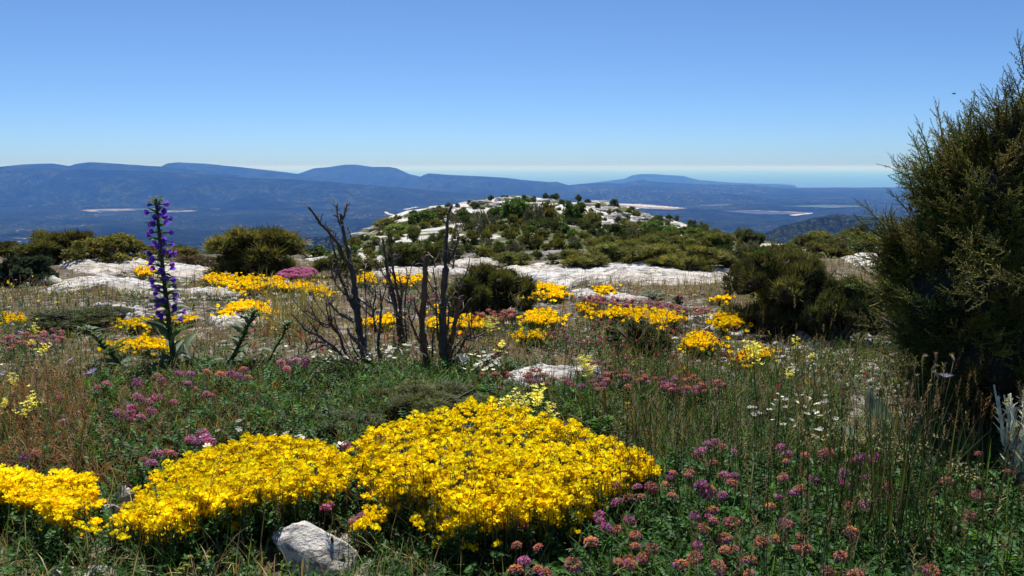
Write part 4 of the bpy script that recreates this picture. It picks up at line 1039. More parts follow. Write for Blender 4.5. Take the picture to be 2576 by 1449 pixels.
vetch('faded vetch clump among grass right of the big yellow cushion', c3([(1360, 640), (1430, 540), (1580, 530), (1650, 650), (1760, 690), (1860, 740), (1400, 580), (1690, 640), (1560, 560), (1730, 720)]), [FA, FA, PU], .10, 605)
vetch('violet vetch clump highest on the right, behind the faded clump', c3([(1660, 360), (1740, 280), (1800, 260), (1970, 350), (1700, 330), (1790, 450), (1880, 560), (1980, 560), (1950, 630), (1860, 300)]), [PU, PU, FR, DU], .10, 606)
vetch('orange and violet vetch clump in the middle of the lower right meadow', c3([(1620, 920), (1780, 870), (1790, 960), (1910, 970), (1700, 1030), (1880, 1120), (1650, 1180), (1750, 930), (1960, 980)]), [FA, FA, FR, PU], .09, 607)
vetch('pale orange vetch pair with neighbours at the bottom right', c3([(1880, 1220), (1960, 1220), (2110, 1310), (2210, 1150), (1620, 1290), (1830, 1370), (2100, 1430)]), [FA, DU, FA], .08, 608)
vetch('violet pink vetch row under the cream flower heads on the right', c4([(95, 520), (140, 570), (130, 625), (265, 580), (440, 560), (400, 570), (660, 600), (770, 590), (600, 620), (700, 600)]), [PU, PU, FR, FA], .11, 609)
vetch('violet and orange vetch group left of the dark rush tuft', c4([(555, 700), (560, 790), (690, 740), (870, 810), (590, 940), (690, 935), (540, 760), (850, 800)]), [PU, FA, FA], .10, 610)
vetch('orange topped vetch group at the left of the lower right corner', c4([(105, 740), (230, 820), (325, 750), (75, 880), (20, 950), (110, 1060), (190, 850), (150, 1080)]), [FA, PU, FA], .10, 611)
vetch('low orange vetch pair near the bottom right with dark leaves', c4([(230, 1170), (210, 1260), (600, 1130), (630, 1180), (450, 1420), (525, 1310), (60, 1190), (270, 1250)]), [FA, FA, DU], .08, 612)
vetch('few scattered brown vetch heads in the bottom right corner', c4([(1180, 1420), (1520, 570), (1735, 700), (1510, 870), (1290, 765), (1460, 1010), (630, 1440)]), [FA, DU], .09, 613)
vetch('pink vetch clump directly below the purple spike', s2([(397, 945), (405, 958), (450, 940), (520, 935), (580, 940), (612, 930), (345, 962), (490, 978), (438, 1012), (520, 992), (532, 995), (480, 940), (555, 942), (625, 950), (600, 945), (470, 965)]), [PU, DU, FR, FA], .10, 614, 1.35)
vetch('bright magenta vetch clump left below the purple spike', s2([(348, 1000), (332, 1025), (326, 1042), (382, 1035), (370, 1012), (355, 1050), (245, 975), (268, 965), (300, 1040), (395, 1000)]), [FR, FR, PU], .09, 615, 1.35)
vetch('four pink vetch heads in front of the low dead branches', s2([(706, 912), (738, 908), (768, 911), (722, 928)]), [FR, PU], .11, 616, 1.4, 40)
vetch('magenta vetch pair above the second yellow cushion', s2([(480, 1106), (508, 1090), (520, 1098), (500, 1112), (530, 1110)]), [PU, FR], .08, 617, 1.3, 30)
vetch('dull violet vetch clump in the dry grass left of the second yellow cushion', s2([(362, 1156), (395, 1140), (420, 1137), (432, 1142), (380, 1165), (150, 1000), (60, 1150), (90, 1140), (160, 1060)]), [PU, DU], .07, 618, 1.2, 40)
vetch('red vetch heads in the gap between the two big yellow cushions', s2([(900, 1305), (910, 1300), (885, 1312), (830, 1272), (820, 1278), (868, 1225), (880, 1240), (905, 1232), (870, 1120), (880, 1128)]), [FR, DU], .06, 619, 1.0, 40)
g_ = np.random.default_rng(640)
def cloud(poly, n, s=1):
    p = np.array(k(poly)); lo, hi = p.min(0), p.max(0); o = []
    while len(o) < n:
        u, v = g_.uniform(lo[0], hi[0]), g_.uniform(lo[1], hi[1])
        if inpoly(np.array([u]), np.array([v]), k(poly))[0]: o.append((u, v))
    return o
vetch('pale pink vetch clump in the left meadow near the edge', cloud([(-10, 850), (60, 838), (150, 826), (166, 850), (130, 872), (60, 880), (0, 878)], 46), [DU, PU, FA], .07, 620, .85, 50, .05, False)
vetch('solid magenta vetch mat right of the broad olive juniper', cloud([(690, 690), (720, 676), (780, 674), (802, 684), (780, 694), (720, 696)], 150), [FR, FR, PU], .07, 621, 1.25, 40, .05, False)
vetch('dusky red vetch mat beside the bushy dark green juniper', cloud([(1175, 796), (1220, 780), (1290, 780), (1300, 795), (1250, 808), (1190, 806)], 46), [DU, FA], .07, 622, 1.0, 40, .05, False)
vetch('dusky violet vetch band below the silver cushion plant', cloud([(1430, 748), (1500, 745), (1580, 752), (1700, 768), (1790, 780), (1780, 792), (1700, 786), (1600, 772), (1480, 760)], 150), [DU, PU, FA], .06, 623, .95, 80, .05, False)
vetch('violet brown vetch band behind the small slab at centre', cloud([(1200, 940), (1280, 920), (1360, 930), (1390, 945), (1500, 905), (1600, 930), (1660, 950), (1560, 985), (1440, 975), (1300, 960)], 75), [PU, DU, FA], .07, 624, 1.0, 80, .06, False)
vetch('violet brown vetch band right of the small slab at centre', cloud([(1580, 940), (1700, 945), (1830, 955), (1850, 975), (1750, 990), (1640, 980)], 36), [PU, FA, DU], .08, 625, 1.05, 60, .06, False)
vetch('reddish vetch heads behind the dead trunks', cloud([(980, 745), (1100, 740), (1110, 760), (1000, 765)], 30), [DU, PU], .06, 626, 1.0, 30, .05, False)
vetch('thin crimson vetch patch on gravel left of the small green bush', cloud([(1380, 810), (1540, 800), (1560, 850), (1480, 872), (1360, 850)], 60), [DU, FR], .05, 627, .7, 60, .06, False)

# ================================================================ purple viper's bugloss
def depth_path(pts, y, dy=None):
    pts = np.array(pts, float); yy = np.full(len(pts), y) + (0 if dy is None else np.array(dy))
    return at_depth(pts[:, 0] * K, pts[:, 1] * K, yy)
def bugloss(label, axis, r0, r1, leaves, nfl, ftop, seed, dy=None, y=None):
    g = np.random.default_rng(seed)
    base = at([axis[0][0] * K], [axis[0][1] * K])[0]; y = y or base[1]
    P = smooth_path(depth_path(axis, y, dy), 26); P[0, 2] = min(P[0, 2], ground_z(*P[0, :2]))
    t = thing('bugloss', label, 'flower', base, 'viper bugloss plants')
    a = Acc(); a.add(*tube(P, np.linspace(r0, r1, 26), 8, .06), C=(.055, .075, .035))
    for i in range(260):
        j = g.integers(2, 25); az = g.uniform(0, 6.28); d = R1(az, 1.4); a.add(*place(strip(.007, .0006, 1), d, P[j] + g.normal(0, .003, 3)), C=(.3, .33, .25))
    child(a, 'stem', M['leaf'], t)
    lf = Acc(); N_ = len(P)
    for (t0, t1, n, L, W_, til) in leaves:
        for i in range(n):
            q = t0 + (t1 - t0) * (i + g.uniform(0, .8)) / n; p = P[min(int(q * (N_ - 1)), N_ - 1)]
            R = R1(i * 2.4 + g.uniform(-.4, .4), til * g.uniform(.6, 1.1), g.uniform(-1.1, 1.1))
            lf.add(*place(strip(L * g.uniform(.7, 1.15), W_ * g.uniform(.8, 1.1), 6, g.uniform(.3, 1.3), fold=.4, base=.3), R, p), C=np.array((.075, .115, .055)) * g.uniform(.7, 1.5))
    # bud cluster at the tip
    for i in range(46):
        u_ = g.uniform(0, 1); p = P[-1] + np.array([g.normal(0, .012), g.normal(0, .012), -.026 + .034 * u_])
        lf.add(*place(strip(.034 * g.uniform(.6, 1.1), .010, 3, .8, fold=.3, base=.4), R1(g.uniform(0, 6.28), g.uniform(.1, 1.3)), p), C=np.array((.10, .14, .06)) * g.uniform(.7, 1.3))
    child(lf, 'leaves', M['leaf'], t)
    for i in range(nfl):
        q = ftop[0] + (ftop[1] - ftop[0]) * (i + g.uniform(-.3, .3)) / max(nfl - 1, 1); q = min(max(q, 0), 1)
        p = P[min(int(q * (N_ - 1)), N_ - 1)]; az = i * 2.399 + g.uniform(-.4, .4); out = g.uniform(.022, .050) * (1.15 - .4 * (q - ftop[0]) / (ftop[1] - ftop[0]))
        R = R1(az, g.uniform(1.0, 1.5)); c = np.array([(.14, .05, .60), (.22, .075, .70), (.11, .045, .50), (.28, .09, .60)][int(g.integers(4))]) * g.uniform(.8, 1.25)
        b = p + R @ np.array([0, 0, out]); a = Acc()
        a.add(*tube([p, (p + b) / 2 + [0, 0, .004], b], [.0016, .0014, .0018], 4), C=(.06, .08, .04))
        for w_ in range(5):
            Rp = R @ R1(w_ * 1.2566, .38 + (.15 if w_ == 0 else 0)); a.add(*place(petal_v(.0165, .025, -.12, .15), Rp, b), C=c * g.uniform(.85, 1.15))
            a.add(*place(strip(.017, .006, 2, -.2), R @ R1(w_ * 1.2566 + .6, .3), b - R @ np.array([0, 0, .003])), C=(.06, .09, .045))
        for w_ in range(3): a.add(*place(strip(.036, .0013, 2, .3), R @ R1(w_ * 2.1, .2), b), C=(.42, .10, .22))
        child(a, 'blossom', M['petal'], t)
    return t
bugloss('tall purple flower spike standing upright against the valley, left', [(440, 925), (432, 870), (424, 800), (412, 700), (403, 610), (396, 540), (392, 502)], .0125, .006,
        [(0.02, .25, 18, .19, .028, 1.05), (.2, .55, 24, .12, .023, 1.2), (.45, .97, 50, .062, .018, 1.1)], 56, (.30, .975), 700)
bugloss('drooping bugloss without flowers, leaning right of the purple spike', [(560, 935), (585, 900), (610, 850), (630, 805), (640, 785)], .010, .006, [(0.05, .55, 11, .16, .032, 1.1), (.45, .98, 34, .075, .02, .9)], 0, (0, 1), 701)
bugloss('drooping bugloss without flowers, bending left of the purple spike', [(330, 945), (300, 915), (270, 880), (240, 850), (214, 828)], .009, .006, [(0.05, .6, 10, .14, .03, 1.1), (.45, .98, 30, .07, .018, .9)], 0, (0, 1), 702)
bugloss('small leafy bugloss shoot before the low dead branches', [(665, 930), (690, 880), (712, 845), (722, 815)], .006, .004, [(0.05, .6, 6, .08, .02, 1.2), (.5, .95, 16, .045, .014, .9)], 0, (0, 1), 703)
def rosette(u, v, n, L, W_, label, seed, til=1.0, cols=LEAFG, name='leaf_rosette'):
    g = np.random.default_rng(seed); p = at([u * K], [v * K])[0]; a = Acc()
    for i in range(n):
        a.add(*place(strip(L * g.uniform(.6, 1.1), W_ * g.uniform(.8, 1.1), 6, g.uniform(.4, 1.1), fold=.35, base=.3), R1(i * 2.4, til * g.uniform(.5, 1.2)), p + g.normal(0, .01, 3) * [1, 1, 0]), C=np.array(cols[int(g.integers(len(cols)))]) * g.uniform(.8, 1.25))
    o = a.build(name, M['leaf'], origin=p); return tag(o, label, 'plant')
rosette(490, 930, 22, .17, .026, 'rosette of long hairy leaves right of the purple spike', 710, 1.0, [(.06, .09, .04), (.05, .075, .035)])
rosette(400, 935, 14, .14, .024, 'smaller rosette of long leaves left under the purple spike', 711, 1.1, [(.06, .09, .04), (.05, .075, .035)])
rosette(620, 925, 16, .15, .024, 'rosette of long leaves under the drooping bugloss', 712, 1.0, [(.06, .09, .04), (.05, .075, .035)])

# ================================================================ dead shrub
BK = [(.092, .074, .060), (.18, .15, .125), (.080, .062, .050), (.16, .09, .052)]
def c6(l): return [((256 + x / 10.06) / K, (269 + y / 10.06) / K) for x, y in l]
def c2(l): return [((256 + x / 10.06) / K, (125 + y / 10.06) / K) for x, y in l]
def dead(label, limbs, y, seed, twigs=True):
    g = np.random.default_rng(seed); u0, v0 = limbs[0][1][0]; base = at([u0 * K], [v0 * K])[0]
    t = thing('dead_shrub', label, 'dead shrub', base, 'dead shrubs in the meadow')
    for (nm, pts, w0, w1, dy, cl) in limbs:
        n = max(8, len(pts) * 5); yy = y + np.linspace(0, dy, len(pts)); P = smooth_path(depth_path(pts, 0, yy), n)
        m = y / F
        P += np.cumsum(g.normal(0, .0016, P.shape), 0) * np.linspace(0, 1, n)[:, None]
        rad_ = np.interp(np.linspace(0, 1, n), [0, .1, 1], [w0 * 1.12, w0, w1]) * m / 2 * (1 + .16 * g.normal(size=n))
        a = Acc(); a.add(*tube(P, np.maximum(rad_, .0016), 9, .22, g), C=np.array(BK[cl]))
        for i in range(int(n / 2)):     # broken twig stubs
            j = g.integers(2, n - 1); d = R1(g.uniform(0, 6.28), g.uniform(.5, 1.3)); L = g.uniform(.008, .035) * (2.2 if g.uniform() < .25 else 1)
            q = [P[j], P[j] + d @ np.array([0, 0, L * .6]), P[j] + d @ np.array([g.normal(0, .006), 0, L])]
            a.add(*tube(q, [.0032, .0022, .0013], 4, .2, g), C=np.array(BK[cl]) * g.uniform(.9, 2.0))
        child(a, nm, M['bark'], t, smooth=False)
        if nm != 'twig' and twigs:
            for q in range(int(g.integers(0, 3))):
                j = int(n * g.uniform(.1, .8))
                if P[j][2] > .42: continue
                d = R1(g.uniform(0, 6.28), g.uniform(.35, 1.1)) @ np.array([0, 0, 1]); L = g.uniform(.05, .16)
                if P[j][2] < .3: d = d + np.array([-.5 if P[j][0] < -.3 else .3, 0, 0])
                Q = smooth_path([P[j], P[j] + d * L * .5 + g.normal(0, .012, 3), P[j] + d * L + [0, 0, L * .3]], 7); a = Acc()
                a.add(*tube(Q, np.linspace(.0042, .0015, 7), 5, .25, g), C=np.array(BK[int(g.integers(4))]) * g.uniform(.8, 1.5))
                for w_ in range(2): m_ = int(g.integers(2, 6)); a.add(*tube([Q[m_], Q[m_] + (d + g.normal(0, .5, 3)) * L * .25], [.0025, .0012], 4, .2, g), C=np.array(BK[int(g.integers(4))]) * g.uniform(.8, 1.6))
                child(a, 'twig', M['bark'], t)
    return t
dead('left cluster of charred dead stems with low side branches', [
    ('trunk', c6([(1130, 990), (1090, 850), (1040, 600), (1030, 450), (1010, 230), (970, 0)]) + c2([(945, 1390), (900, 1200), (876, 1030), (855, 890)]), 8.5, 2.4, .05, 0),
    ('branch', c2([(955, 1420), (870, 1330), (830, 1200), (745, 1085), (655, 985), (590, 885), (535, 830)]), 4.2, 1.6, -.12, 0),
    ('branch', c6([(1010, 430), (940, 320), (880, 150), (830, 0)]) + c2([(800, 1280), (762, 1170), (755, 1120)]), 4.0, 1.3, .1, 2),
    ('branch', c2([(872, 1020), (838, 990), (820, 880), (815, 770)]), 2.2, 1.2, .05, 0), ('branch', c2([(876, 950), (890, 870), (897, 785)]), 1.8, 1.0, -.04, 0),
    ('branch', c2([(955, 1290), (958, 1150), (930, 1000)]), 1.4, .8, .02, 1), ('branch', c2([(745, 1085), (735, 1040)]), 2.2, 1.6, 0, 0), ('branch', c2([(785, 1150), (800, 1080)]), 1.2, .6, 0, 2),
    ('branch', c6([(1180, 960), (1120, 860), (1040, 740), (960, 660), (925, 590)]), 4.5, 2.2, -.18, 1),
    ('branch', c6([(960, 940), (850, 860), (760, 770), (640, 690), (540, 655), (470, 620), (400, 540), (330, 470)]), 3.6, 1.2, -.25, 1),
    ('branch', c6([(930, 900), (880, 800), (850, 660), (770, 590), (740, 510), (722, 390), (715, 270)]), 3.0, .9, -.2, 0),
    ('branch', c6([(740, 580), (680, 585), (610, 500), (560, 430), (490, 400)]), 1.8, .8, -.22, 2), ('branch', c6([(850, 660), (800, 590), (745, 510)]), 2.0, 1.4, -.2, 0),
    ('branch', c6([(975, 530), (930, 500), (850, 450), (790, 390), (725, 325)]), 2.8, 2.2, -.12, 1),
    ('branch', c6([(830, 840), (700, 760), (620, 790), (520, 830), (440, 855)]), 2.0, .7, -.3, 1), ('branch', c6([(640, 690), (590, 600), (545, 530)]), 1.5, .7, -.25, 2), ('branch', c6([(540, 655), (500, 590), (430, 560)]), 1.5, .7, -.25, 1),
    ('branch', c6([(760, 770), (660, 740), (560, 720), (520, 770)]), 1.6, .7, -.28, 0), ('branch', c6([(980, 900), (1050, 910), (1100, 890)]), 1.6, .8, -.2, 1), ('branch', c6([(1090, 985), (960, 970), (820, 920), (640, 910)]), 1.6, .8, -.3, 0),
    ('branch', c6([(1110, 790), (1105, 600), (1120, 430), (1110, 250), (1150, 130)]), 1.6, .7, .08, 1), ('branch', c6([(1125, 330), (1165, 270), (1200, 210)]), 1.2, .6, .08, 1),
    ('branch', c6([(1230, 640), (1195, 560), (1165, 430), (1140, 320)]), 1.8, .9, .05, 0), ('branch', c6([(1250, 900), (1225, 760), (1240, 600), (1255, 350), (1240, 190)]), 3.0, 1.5, .06, 0),
    ('branch', c6([(1200, 640), (1180, 430), (1190, 280)]), 1.6, .9, .08, 0), ('branch', c6([(900, 260), (800, 150), (740, 20)]), 1.6, .8, -.08, 2), ('branch', c6([(985, 380), (920, 180), (890, 20)]), 1.5, .8, .1, 2)], 3.72, 720)
dead('slender dead stems at the middle of the group, farther back', [
    ('trunk', c6([(1455, 780), (1440, 560), (1405, 400), (1380, 200), (1330, 40)]) + c2([(1320, 1440), (1290, 1290), (1275, 1170)]), 5.0, 2.2, .02, 0),
    ('trunk', c6([(1505, 760), (1470, 580), (1440, 330), (1410, 160), (1385, 0)]) + c2([(1385, 1440), (1385, 1280), (1362, 1150), (1355, 1025)]), 3.6, 1.3, -.03, 0),
    ('branch', c6([(1400, 400), (1360, 280), (1310, 120), (1245, 0)]) + c2([(1225, 1370)]), 2.0, .8, .03, 1), ('branch', c6([(1520, 730), (1500, 500), (1500, 250), (1530, 100)]) + c2([(1555, 1370)]), 1.8, .8, .03, 0),
    ('branch', c2([(1390, 1390), (1410, 1310), (1430, 1270)]), 1.2, .6, 0, 1), ('branch', c2([(1285, 1280), (1240, 1210), (1205, 1150)]), 1.1, .5, 0, 1), ('branch', c6([(1400, 380), (1350, 330), (1330, 200)]), 1.4, .7, 0, 1),
    ('branch', c6([(1450, 430), (1480, 250), (1475, 60)]), 1.3, .7, 0, 0), ('branch', c6([(1560, 630), (1460, 590), (1370, 545)]), 1.0, .5, -.1, 0), ('branch', c6([(1540, 700), (1530, 480), (1540, 360)]), 1.0, .5, -.1, 1)], 4.25, 721)
dead('right dead shrub with one tall bare trunk and a reddish broken one', [
    ('trunk', c6([(1910, 1010), (1890, 780), (1880, 480), (1900, 170), (1935, 0)]) + c2([(1925, 1420), (1930, 1200), (1945, 1000), (1965, 880), (1990, 800)]), 10.0, 2.2, .04, 0),
    ('broken_trunk', c6([(1750, 1040), (1700, 840), (1675, 620), (1690, 330), (1700, 40)]) + c2([(1712, 1400), (1730, 1310)]), 8.0, 4.6, -.05, 3),
    ('branch', c2([(1935, 1380), (1990, 1290), (2030, 1190), (2050, 1110)]), 3.2, 2.0, -.05, 0), ('branch', c2([(2030, 1200), (2045, 1120), (2040, 1055)]), 1.6, 1.2, .02, 1), ('branch', c2([(1940, 1310), (1965, 1200), (1980, 1120)]), 1.8, 1.1, .06, 0),
    ('branch', c2([(1980, 1440), (2000, 1350), (2025, 1265)]), 2.0, 1.3, .08, 0), ('broken_branch', c6([(1940, 890), (1965, 720), (2000, 560), (2030, 430), (2040, 340)]), 6.0, 3.6, -.1, 3), ('branch', c6([(2035, 340), (2030, 210), (2050, 140), (2068, 80)]), 2.2, .7, -.1, 0),
    ('branch', c6([(1930, 600), (1945, 420), (1940, 250)]), 2.2, 1.3, .08, 0), ('branch', c6([(1830, 720), (1820, 420), (1825, 180), (1800, 0)]), 2.2, 1.0, .06, 0), ('branch', c6([(1880, 500), (1840, 380), (1810, 220), (1775, 155)]), 2.0, .8, -.05, 1),
    ('branch', c6([(2030, 840), (2080, 760), (2125, 680), (2170, 640)]), 3.4, 2.2, -.06, 3), ('branch', c6([(2115, 710), (2180, 720), (2255, 718)]), 1.5, .7, -.06, 1), ('branch', c6([(1990, 870), (2040, 830), (2130, 835), (2190, 820)]), 1.6, .7, -.1, 1),
    ('branch', c6([(1690, 780), (1640, 730), (1590, 620), (1550, 490)]), 3.4, 1.8, -.08, 3), ('branch', c6([(1660, 520), (1610, 420), (1580, 310)]), 2.6, 1.2, -.02, 3), ('branch', c6([(1775, 880), (1770, 740), (1765, 550)]), 2.2, .9, -.06, 0),
    ('branch', c2([(1722, 1400), (1700, 1370), (1690, 1330)]), 1.4, .8, 0, 1), ('branch', c2([(1800, 1440), (1790, 1400), (1775, 1350)]), 1.2, .6, 0, 1), ('branch', c6([(1930, 850), (1990, 820), (1995, 770)]), 1.4, .7, -.12, 1)], 3.78, 722)
dead('small curved dead twig on the ground right of the dead trunks', [('twig', c6([(2330, 910), (2400, 880), (2460, 800), (2500, 765)]), 1.8, .7, 0, 0), ('twig', c6([(2455, 805), (2470, 850), (2530, 860)]), 1.3, .6, 0, 2), ('twig', c6([(2420, 860), (2380, 870), (2330, 880)]), 1.0, .5, 0, 2)], 3.7, 723)

# ================================================================ the tall near juniper
def jspray(seed, L=.09, n=11):
    """one flat spray: an axis with short forked scale-leaf twigs"""
    g = np.random.default_rng(seed); a = Acc()
    P = np.stack([np.linspace(0, 1, 5) ** 1.6 * L * .25, np.zeros(5), np.linspace(0, L, 5)], -1)
    a.add(*tube(P, np.linspace(.0019, .0011, 5), 3, cap=False), C=(.95, .8, .55))
    for i in range(n):
        t = (i + 1.0) / n; p = np.array([np.interp(t * 4, range(5), P[:, 0]), 0, t * L]); s = 1 if i % 2 else -1
        l = .026 * (1.12 - .7 * t) * g.uniform(.7, 1.25)
        R = rotz(np.array([g.uniform(-.7, .7)]))[0] @ R1(s * 1.5708, .75 + g.uniform(-.2, .2))
        a.add(*place(spike(l, .0046), R, p), C=np.ones(3) * g.uniform(.8, 1.25))
        q = p + R @ np.array([0, 0, l * .4])
        a.add(*place(spike(l * .62, .0042), R @ R1(g.uniform(0, 6.28), .6), q), C=np.ones(3) * g.uniform(.8, 1.3))
    a.add(*place(spike(.014, .0042), np.eye(3), P[-1]), C=np.ones(3) * 1.25)
    return a.tpl()
JSP = [jspray(800 + i) for i in range(5)]
def shoot(seed, L=.26, n=15):
    """leading shoot with sprays all along it, shorter to the tip"""
    g = np.random.default_rng(seed); a = Acc()
    P = smooth_path([(0, 0, 0), (g.normal(0, .012), g.normal(0, .012), L * .5), (g.normal(0, .02), g.normal(0, .02), L)], 7)
    V, Fs = tube(P, np.linspace(.0042, .0013, 7), 4); a.add(V, Fs, (.75, .55, .38))
    for i in range(n):
        t = .12 + .86 * i / n; p = np.array([np.interp(t * 6, range(7), P[:, j]) for j in range(3)])
        V, Fs, C = JSP[int(g.integers(5))]; R = R1(i * 2.4 + g.uniform(-.5, .5), .85 - .35 * t + g.uniform(-.2, .2), g.uniform(0, 6.28)); s = (1.15 - .72 * t) * g.uniform(.75, 1.2)
        a.add(V @ R.T * s + p, list(Fs), C)
    V, Fs, C = JSP[0]; a.add(V * .5 + P[-1], list(Fs), C)
    return a.tpl()
SHT = [shoot(810 + i) for i in range(5)]
def tall_juniper():
    g = np.random.default_rng(820); base = at([2520 * K], [1120 * K])[0]; yj = 2.75
    t = thing('juniper', 'tall juniper rising against the sky at the right edge', 'bush', base)
    # crown lobes: picture column, row (2576 wide), half width, half height, depth offset
    LB = [(2620, 640, 330, 400, .15), (2480, 560, 190, 230, 0), (2420, 760, 210, 230, -.05), (2560, 400, 135, 190, .05), (2325, 700, 115, 170, .05), (2520, 900, 260, 230, -.1), (2380, 960, 150, 150, .1), (2720, 400, 190, 280, .1), (2430, 430, 125, 140, .1), (2262, 640, 80, 110, .1), (2360, 500, 80, 130, .1), (2310, 830, 110, 120, .2), (2265, 740, 70, 90, .15)]
    a = Acc(); P, D, S = [], [], []
    for (u, v, rw, rh, dy) in LB:
        y = yj + dy; c = at_depth(u * K, v * K, y); m = K / F * y; R3 = np.maximum(np.array([rw * m, rw * m * .85, rh * m]) - .075, .03)
        n = int(190 * (rw * rh) ** .8 / (200 * 200) ** .8)
        d = g.normal(size=(n, 3)); d /= np.linalg.norm(d, axis=1, keepdims=True)
        P.append(c + d * R3 * g.uniform(.62, .97, (n, 1)) ** .7); D.append(d * np.array([1.0, 1.0, .5]) + np.array([0, 0, .62]) + g.normal(0, .22, (n, 3))); S.append(np.where(g.uniform(0, 1, n) < .15, g.uniform(.8, 1.05, n), g.uniform(.42, .8, n)))
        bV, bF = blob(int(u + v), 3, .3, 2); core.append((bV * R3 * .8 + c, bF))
    P, D, S = np.concatenate(P), np.concatenate(D), np.concatenate(S)
    D /= np.linalg.norm(D, axis=1, keepdims=True)
    P = P - D * .13 * S[:, None]; ok = (P[:, 2] > .04) & (P[:, 0] < 2.3); P, D, S = P[ok], D[ok], S[ok]
    JC = [(.12, .155, .028), (.085, .12, .025), (.21, .21, .042), (.06, .10, .025), (.17, .145, .036)]
    for j, tp in enumerate(SHT):
        s_ = np.arange(len(P)) % 5 == j; a.scatter(tp, P[s_], frame_to(D[s_], g), S[s_], pick(JC, s_.sum(), .2, g))
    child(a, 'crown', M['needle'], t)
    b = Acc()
    for V, Fq in core: b.add(V, Fq, (.018, .016, .010))  # near-black lobe cores, the crown's inner shade put into their colour
    for i in range(16):
        u, v, rw, rh, dy = LB[i % len(LB)]; e = at_depth((u + g.normal(0, rw * .3)) * K, (v + g.normal(0, rh * .3)) * K, yj + dy)
        Q = smooth_path([base + [g.normal(0, .05), g.normal(0, .05), -.05], base * .6 + e * .4 + [0, 0, .05], e], 9); b.add(*tube(Q, np.linspace(.022, .005, 9), 6, .12, g), C=(.07, .055, .045))
    child(b, 'trunk', M['bark'], t)
    # leading shoots that stand out of the outline, each a branch of its own
    for i, (u0, v0, u1, v1, s) in enumerate([(2565, 330, 2541, 190, 1), (2590, 240, 2574, 92, .9), (2430, 400, 2420, 256, 1), (2375, 400, 2362, 264, 1), (2460, 380, 2456, 272, .9), (2500, 380, 2512, 268, .9), (2345, 420, 2306, 318, .9), (2300, 500, 2262, 402, .95), (2290, 540, 2240, 478, .8),
             (2240, 590, 2160, 518, .9), (2230, 620, 2132, 575, .9), (2280, 450, 2244, 396, .7), (2260, 660, 2120, 640, .8), (2200, 730, 2105, 690, .8), (2330, 460, 2290, 345, .9), (2400, 340, 2385, 285, .7), (2470, 330, 2440, 270, .7), (2530, 250, 2550, 205, .7),
             (2480, 660, 2384, 572, 1.0), (2540, 640, 2462, 596, .9), (2560, 720, 2400, 650, 1.0), (2600, 720, 2500, 690, .9), (2500, 760, 2395, 715, .9), (2250, 900, 2165, 862, .9), (2240, 850, 2140, 800, .9), (2330, 930, 2250, 880, .8)]):
        y = yj + (.05 if i < 18 else -.42); A0, A1 = at_depth(u0 * K, v0 * K, y + .05), at_depth(u1 * K, v1 * K, y - .02)
        L = np.linalg.norm(A1 - A0); a = Acc(); a.scatter(SHT[i % 5], A0[None], frame_to((A1 - A0)[None], g), np.array([[min(1, L / .26 * .9), min(1, L / .26 * .9), L / .26]]) * np.array([[s, s, 1]]), pick(JC[:3] if i < 18 else [(.13, .13, .035)], 1, .1, g))
        child(a, 'branch', M['needle'], t)
core = []
tall_juniper()

# ================================================================ grass, ground cover, gravel
def keepmask(u, v):
    m = np.ones(len(u), bool)
    for poly, sh in KEEP:
        p = np.array(poly); lo, hi = p.min(0), p.max(0)
        c = (u > lo[0]) & (u < hi[0]) & (v > lo[1]) & (v < hi[1])
        if c.any():
            i = np.where(c)[0]; ins = inpoly(u[i], v[i], poly); i = i[ins]; m[i[rng.uniform(0, 1, len(i)) > sh]] = False
    return m
def spots_(n, u0, u1, v0, v1, thr=None, sc=.02, seed=0, poly=None, keep=True):
    u = rng.uniform(u0, u1, n); v = rng.uniform(v0, v1, n); m = keepmask(u, v) if keep else np.ones(n, bool)
    if poly is not None: m &= inpoly(u, v, k(poly))
    u, v = u[m], v[m]; P = at(u, v); ok = P[:, 1] < 13
    P = P[ok]
    if thr is not None:
        q = fbm(P[:, 0] / sc * .02, P[:, 1] / sc * .02, seed=seed, o=4) + rng.normal(0, .18, len(P)); P = P[q > thr]
    return P
KEEP.append((k([(2120, 1150), (2120, 1000), (2300, 1000), (2300, 1160)]), .25))
def blades(n, L, W_, b): return [strip(L, W_, 4, bb) for bb in b]
def as_tpl(VF): a = Acc(); a.add(*VF); return a.tpl()
BL = [as_tpl(strip(1, .018, 4, b, base=.75)) for b in (.15, .45, .8, 1.2, 1.7)]
def add_blades(acc, P, Lmin, Lmax, cols, tilt=.35, wmul=1.0, jit=.25, tpls=BL, wmin=.38):
    n = len(P)
    if not n: return
    L = rng.uniform(Lmin, Lmax, n); y = P[:, 1]; w = np.maximum(wmul, wmin * y / F / (.018 * L))
    R = rand_rot(n, tilt); col = pick(cols, n, jit)
    for j, tp in enumerate(tpls):
        s = np.arange(n) % len(tpls) == j; acc.scatter(tp, P[s] - [0, 0, .004], R[s], np.c_[L[s], L[s] * w[s], L[s]], col[s])
STRAW = [(.26, .19, .085), (.20, .145, .065), (.32, .25, .13), (.15, .10, .05)]
OLG = [(.085, .085, .03), (.11, .10, .035), (.06, .07, .025), (.14, .115, .045)]
GRN = [(.04, .085, .018), (.055, .105, .024), (.03, .07, .018), (.07, .11, .03)]
RUST = [(.20, .085, .04), (.15, .07, .035), (.24, .12, .06), (.12, .07, .04)]
DKG = [(.024, .05, .014), (.035, .068, .018), (.02, .04, .012)]
g1 = Acc()
add_blades(g1, spots_(30000, -260, 1284, 262, 300, -.15, .02, 71), .04, .13, OLG + STRAW)
add_blades(g1, spots_(38000, -260, 1284, 292, 372, -.12, .02, 72), .03, .12, OLG + STRAW + GRN[:2], .4)
